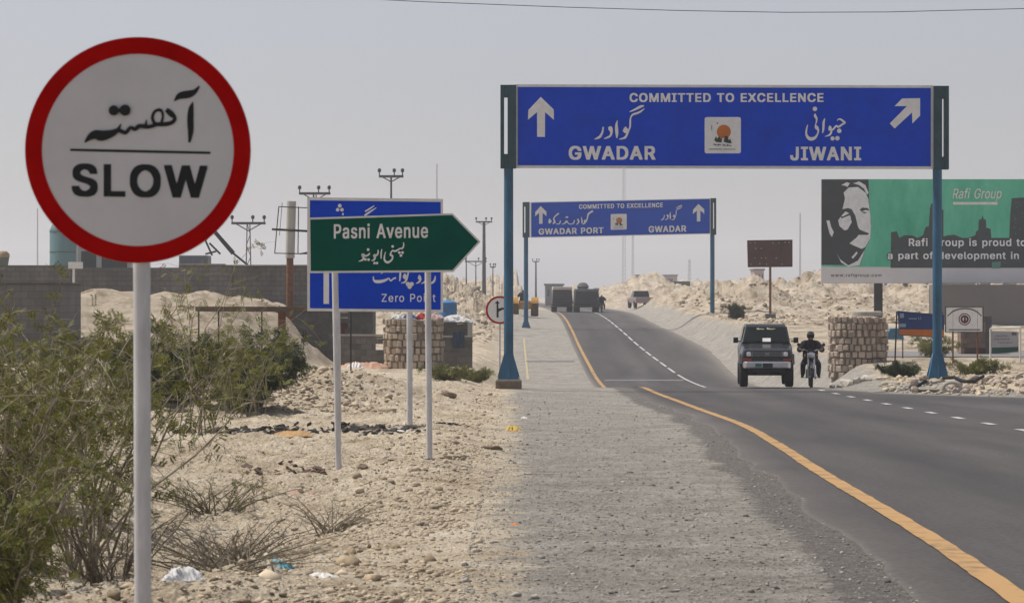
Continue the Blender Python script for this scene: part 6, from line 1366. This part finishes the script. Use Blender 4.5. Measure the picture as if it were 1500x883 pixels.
# loose stones: one scattered mass
def scatter(name, N, fx, fy, fr, m, seed, dens=None):
    q = np.random.RandomState(seed)
    base = []
    for i in range(8):
        bm = bmesh.new(); bmesh.ops.create_icosphere(bm, subdivisions=1, radius=1.0)
        for v in bm.verts: v.co *= q.uniform(.5, 1.2)
        bm.verts.ensure_lookup_table(); base.append((np.array([v.co for v in bm.verts]), np.array([[v.index for v in f.verts] for f in bm.faces]))); bm.free()
    Y = fy(q, N); X = fx(q, N, Y); r = fr(q, N, Y)
    if dens is not None:
        keep = q.rand(N) < dens(X, Y); X, Y, r = X[keep], Y[keep], r[keep]
    Z = ground_z(X, Y)+r*.15
    V = []; Fc = []; n = 0
    for i in range(len(X)):
        b, f = base[i % 8]; a = q.uniform(0, 6.28); c, s_ = math.cos(a), math.sin(a)
        sc = r[i]*np.array([q.uniform(.8, 1.4), q.uniform(.8, 1.4), q.uniform(.45, .9)])
        p = b*sc; p = np.stack([p[:, 0]*c-p[:, 1]*s_, p[:, 0]*s_+p[:, 1]*c, p[:, 2]], -1)+np.array([X[i], Y[i], Z[i]])
        V.append(p); Fc.append(f+n); n += len(b)
    V = np.concatenate(V).astype(np.float32); Fc = np.concatenate(Fc).astype(np.int32)
    me = bpy.data.meshes.new(name); me.vertices.add(len(V)); me.vertices.foreach_set('co', V.ravel()); me.loops.add(Fc.size); me.loops.foreach_set('vertex_index', Fc.ravel())
    me.polygons.add(len(Fc)); me.polygons.foreach_set('loop_start', np.arange(0, Fc.size, 3, dtype=np.int32)); me.update(calc_edges=True); me.validate()
    return link(name, me, m)
M_CLOD = mat('brown_clod', (.36, .28, .185), .95, var=.25, scale=5, island=.4, bump=.5, bscale=30)
M_PEB = mat('loose_stone', (.42, .345, .25), .95, var=.2, scale=3, island=.35)
yd = lambda a, b: (lambda q, N: 1/(1/a-(1/a-1/b)*q.rand(N)))
o = scatter('gravel', 16000, lambda q, N, Y: -0.2-np.abs(q.normal(0, 1, N))*1.3-.3*q.rand(N), yd(13, 85), lambda q, N, Y: np.exp(q.normal(math.log(.0085), .5, N))*(1+Y/70), M_PEB, 41, lambda X, Y: .25+.75*(fbm(X, Y, 1.2, 3) > -.08))
tag(o, 'loose stones and clods scattered over the dirt bank left of the shoulder', 'stones', kind='stuff')
o = scatter('gravel', 420, lambda q, N, Y: -0.5-np.abs(q.normal(0, 1, N))*1.5, yd(13.5, 60), lambda q, N, Y: np.exp(q.normal(math.log(.028), .45, N)), M_CLOD, 45, lambda X, Y: fbm(X, Y, 1.6, 3) > -.15)
tag(o, 'brown clods and bigger stones on the dirt bank left of the shoulder', 'stones', kind='stuff')
o = scatter('gravel', 7000, lambda q, N, Y: np.where(q.rand(N) < .72, PX(q.uniform(985, 1560, N), Y), PX(q.uniform(560, 735, N), Y)), lambda q, N: q.uniform(165, 265, N), lambda q, N, Y: np.minimum(np.exp(q.normal(math.log(.085), .55, N)), .34), mat('broken_earth', (.42, .345, .25), .95, var=.25, scale=.6, island=.4), 46, lambda X, Y: (X > redge(Y)+2.5) | (X < -1.2))
tag(o, 'broken rocks and earth lumps strewn over the far sandy banks', 'stones', kind='stuff')
o = scatter('gravel', 13000, lambda q, N, Y: -0.3+(ledge(Y)+.4)*q.rand(N)**1.5, yd(13, 80), lambda q, N, Y: np.exp(q.normal(math.log(.0045), .5, N))*(1+Y/60), mat('grey_chipping', (.27, .25, .222), .95, island=.55), 42)
tag(o, 'fine grey chippings on the gravel shoulder', 'stones', kind='stuff')
o = scatter('gravel', 2500, lambda q, N, Y: PX(q.normal(440, 65, N), Y), lambda q, N: q.uniform(56, 66, N), lambda q, N, Y: np.exp(q.normal(math.log(.032), .5, N)), M_PEB, 43)
tag(o, 'coarse stones covering the heap beside the dark bush', 'stones', kind='stuff')
o = scatter('gravel', 1500, lambda q, N, Y: PX(q.uniform(1290, 1520, N), Y), lambda q, N: q.uniform(76, 98, N), lambda q, N, Y: np.exp(q.normal(math.log(.04), .5, N)), M_PEB, 44, lambda X, Y: X > redge(Y)+.25)
tag(o, 'small stones strewn over the ground right of the road', 'stones', kind='stuff')

# ------------------------------------------------------------------ bushes
M_BARK = mat('grey_brown_twig', (.15, .125, .09), .9, var=.3, scale=6, island=.2)
M_BARKP = mat('pale_dry_twig', (.25, .215, .155), .9, var=.3, scale=6, island=.25)
M_LEAF = mat('olive_leaf', (.135, .136, .030), .7, var=.25, scale=1.4, island=.45, trans=.3)
M_LEAF2 = mat('fresh_leaf', (.15, .156, .035), .7, var=.25, scale=1.4, island=.4, trans=.3)
M_LEAFD = mat('dark_leaf', (.045, .062, .018), .75, var=.25, scale=1.4, island=.4, trans=.2)
class Fast:
    def __init__(s): s.v = []; s.f = []; s.n = 0
    def quads(s, P4):
        P4 = np.asarray(P4).reshape(-1, 3); k_ = len(P4)//4; s.v.append(P4); s.f.append(np.arange(k_*4).reshape(-1, 4)+s.n); s.n += k_*4
    def tube(s, pts, rad, n=4):
        pts = np.array(pts); m_ = len(pts); t = np.gradient(pts, axis=0); t /= np.linalg.norm(t, axis=1)[:, None]+1e-9
        ref = np.array([.31, .87, .39]); a = np.cross(t, ref); a /= np.linalg.norm(a, axis=1)[:, None]+1e-9; b = np.cross(t, a)
        an = np.arange(n)*2*math.pi/n
        V = pts[:, None, :]+(a[:, None, :]*np.cos(an)[None, :, None]+b[:, None, :]*np.sin(an)[None, :, None])*np.array(rad)[:, None, None]
        s.v.append(V.reshape(-1, 3)); i = np.arange(m_-1)[:, None]*n; k_ = np.arange(n)[None, :]; k2 = (k_+1) % n
        s.f.append(np.stack([i+k_, i+k2, i+n+k2, i+n+k_], -1).reshape(-1, 4)+s.n); s.n += m_*n
    def build(s, name, m, parent):
        V = np.concatenate(s.v).astype(np.float32); Fc = np.concatenate(s.f).astype(np.int32)
        me = bpy.data.meshes.new(name); me.vertices.add(len(V)); me.vertices.foreach_set('co', V.ravel()); me.loops.add(Fc.size); me.loops.foreach_set('vertex_index', Fc.ravel())
        me.polygons.add(len(Fc)); me.polygons.foreach_set('loop_start', np.arange(0, Fc.size, 4, dtype=np.int32)); me.update(calc_edges=True)
        return link(name, me, m, parent)
def bush(label, X, Y, h, spread, nb, seed, leafm, barkm, nsub=9, nleaf=10, ls=.03, lean=(0, 0), twig=.006, group='thorn bushes along the left side', droop=.35, start=.2, cat='bush'):
    q = np.random.RandomState(seed); t = thing('thorn_bush', label, cat, (X, Y, gz(X, Y)-.05), 0, group)
    br = Fast(); lf = Fast()
    for i in range(nb):
        az = q.uniform(0, 2*math.pi); out = spread*q.uniform(.25, 1.0); hh = h*q.uniform(.55, 1.0)
        d = np.array([math.cos(az)*out+lean[0]*q.uniform(.3, 1), math.sin(az)*out+lean[1], 0])
        s_ = np.linspace(0, 1, 9)[:, None]
        wob = np.cumsum(q.normal(0, .035*h, (9, 3)), 0)*s_
        pts = np.array([q.normal(0, .12*spread), q.normal(0, .12*spread), 0])+d*s_**1.25+np.array([0, 0, hh])*(s_*1.25-droop*s_**2.2)/(1.25-droop)+wob
        br.tube(pts, np.linspace(twig*2.0, twig*.5, 9), 5)
        for j in range(nsub):
            u = start+(1-start)*q.rand()**.8; k_ = u*8; i0 = min(int(k_), 7); p0 = pts[i0]+(pts[i0+1]-pts[i0])*(k_-i0)
            dirv = q.normal(0, 1, 3)+np.array([d[0], d[1], 0])/(out+.1)*.6+np.array([0, 0, .35]); dirv /= np.linalg.norm(dirv)
            L_ = h*q.uniform(.10, .28); s2 = np.linspace(0, 1, 5)[:, None]
            sp = p0+dirv*L_*s2+np.array([0, 0, -.25*L_])*s2**2+np.cumsum(q.normal(0, .03*L_, (5, 3)), 0)
            br.tube(sp, np.linspace(twig*.55, twig*.22, 5), 3)
            if nleaf == 0 or leafm is None: continue
            n = int(nleaf*q.uniform(.5, 1.4)); 
            # sprays: each a rachis with paired leaflets
            for _ in range(n):
                w_ = q.uniform(.15, 1)*4; i1 = min(int(w_), 3); c0 = sp[i1]+(sp[i1+1]-sp[i1])*(w_-i1)
                rd = q.normal(0, 1, 3)+np.array([0, 0, -.1]); rd /= np.linalg.norm(rd)
                sd_ = np.cross(rd, q.normal(0, 1, 3)); sd_ /= np.linalg.norm(sd_)+1e-9
                m_ = 5; LL = ls*q.uniform(1.6, 3.0)
                for e in range(m_):
                    c = c0+rd*LL*(e+1)/m_
                    for s3 in (-1, 1):
                        tip = c+(sd_*s3+rd*.5)*ls*q.uniform(.7, 1.2); wd = rd*ls*.17
                        lf.quads([c-wd, (c+tip)/2-wd*1.3, tip, (c+tip)/2+wd*1.3])
    br.build('branches', barkm, t)
    if lf.v: lf.build('foliage', leafm, t)
    return t
# close thicket at the left edge
bush('tall thorny green bush at the bottom left edge of the picture', -2.95, 16.4, 1.62, 1.0, 26, 1, M_LEAF, M_BARKP, 14, 6, .024, (.1, 0))
bush('thorny bush with long arching pale branches just left of the SLOW sign pole', -3.15, 20.5, 1.85, 1.3, 26, 2, M_LEAF, M_BARKP, 13, 6, .028, (.15, 0))
bush('low leafy bush in front at the lower left corner, dense and twiggy', -2.55, 14.2, .95, .75, 26, 3, M_LEAF2, M_BARKP, 13, 5, .022)
bush('upright bush with sparse leaves behind and right of the SLOW sign pole', -5.1, 46.0, 2.9, 1.7, 14, 4, M_LEAF2, M_BARKP, 9, 3, .042, (.5, 0))
bush('wide green bush behind the SLOW sign at the left, in front of the grey building', -5.4, 33.0, 1.75, 1.7, 22, 5, M_LEAF, M_BARKP, 11, 5, .04)
bush('feathery bush reaching right across the plank platform', -5.1, 54.0, 1.9, 1.5, 16, 6, M_LEAF2, M_BARKP, 10, 5, .042, (.4, 0))
bush('leaning bush low at the left edge between the tall thorny bushes', -4.1, 25.0, 1.9, 1.3, 26, 7, M_LEAF, M_BARKP, 12, 5, .032)
bush('dark dense green bush behind the stone heap', -5.2, 56.0, 1.45, 1.25, 40, 8, M_LEAFD, M_BARK, 12, 16, .05)
bush('second dark dense bush left of the stone heap, lower', -7.0, 57.0, 1.35, 1.4, 40, 9, M_LEAFD, M_BARK, 12, 16, .05)
bush('dry leafless brushwood on the dirt right of the SLOW sign pole', -1.95, 19.5, .42, .85, 34, 10, None, M_BARK, 12, 0, .02, twig=.004)
bush('dry brown leafless brush left of the SLOW sign pole near the bottom', -2.45, 17.2, .6, .7, 34, 11, None, M_BARK, 12, 0, .02, twig=.004)
bush('dry twigs sticking up right of the leafless brushwood', -1.45, 22.8, .34, .6, 22, 12, None, M_BARKP, 10, 0, .02, twig=.004)
bush('dry brown leafless brush lying along the dirt below the pale stick', -1.75, 17.0, .22, .8, 30, 21, None, M_BARK, 12, 0, .02, twig=.0035)
bush('low brown brush on the dirt behind the leafless brushwood', -2.2, 21.5, .35, .9, 34, 22, None, M_BARK, 12, 0, .02, twig=.004)
bush('sprawling brown twigs left of the green sign posts', -2.75, 26.0, .4, .9, 30, 23, M_LEAF, M_BARK, 11, 1, .02, twig=.004)
bush('small weeds on the ground left of the left gantry post foot', -2.0, 84.0, .42, .9, 22, 13, M_LEAF, M_BARK, 8, 6, .05, group='green weeds on the sand')
bush('low green weeds at the foot of the tan stone pillar', -1.3, 90.0, .40, .9, 22, 14, M_LEAF, M_BARK, 8, 6, .05, group='green weeds on the sand')
bush('green weeds right of the right gantry foot', 15.2, 93.0, .5, 1.3, 26, 15, M_LEAF, M_BARK, 8, 6, .055, group='green weeds on the sand')
bush('green shrub between the right gantry post and the brick pillar', 16.6, 111, .85, 1.5, 26, 16, M_LEAF, M_BARK, 8, 6, .06, group='green weeds on the sand')
bush('olive weeds at the base of the right round stone pillar', 12.6, 92.5, .5, .8, 24, 17, M_LEAFD, M_BARK, 8, 12, .05, group='green weeds on the sand')
bush('small shrub behind the left mirror of the off-road car', 14.2, 180, 1.0, .8, 18, 18, M_LEAFD, M_BARK, 8, 10, .07, group='green weeds on the sand')
bush('tuft of weeds at the left foot of the plank platform post', -6.2, 72.5, .9, 1.1, 26, 19, M_LEAF2, M_BARK, 8, 12, .05, group='green weeds on the sand')

# ------------------------------------------------------------------ haze
hz = MB(); hz.bx(-1600, 1600, -60, 3600, -12, 62)
hm = bpy.data.materials.new('haze'); hm.use_nodes = True; N = hm.node_tree.nodes; N.remove(N['Principled BSDF'])
pv = N.new('ShaderNodeVolumePrincipled'); pv.inputs['Color'].default_value = (.90, .92, .97, 1); pv.inputs['Density'].default_value = .00046; pv.inputs['Anisotropy'].default_value = .25
hm.node_tree.links.new(pv.outputs[0], N['Material Output'].inputs['Volume'])
tag(hz.build('haze', hm), kind='stuff')
S.cycles.volume_bounces = 1
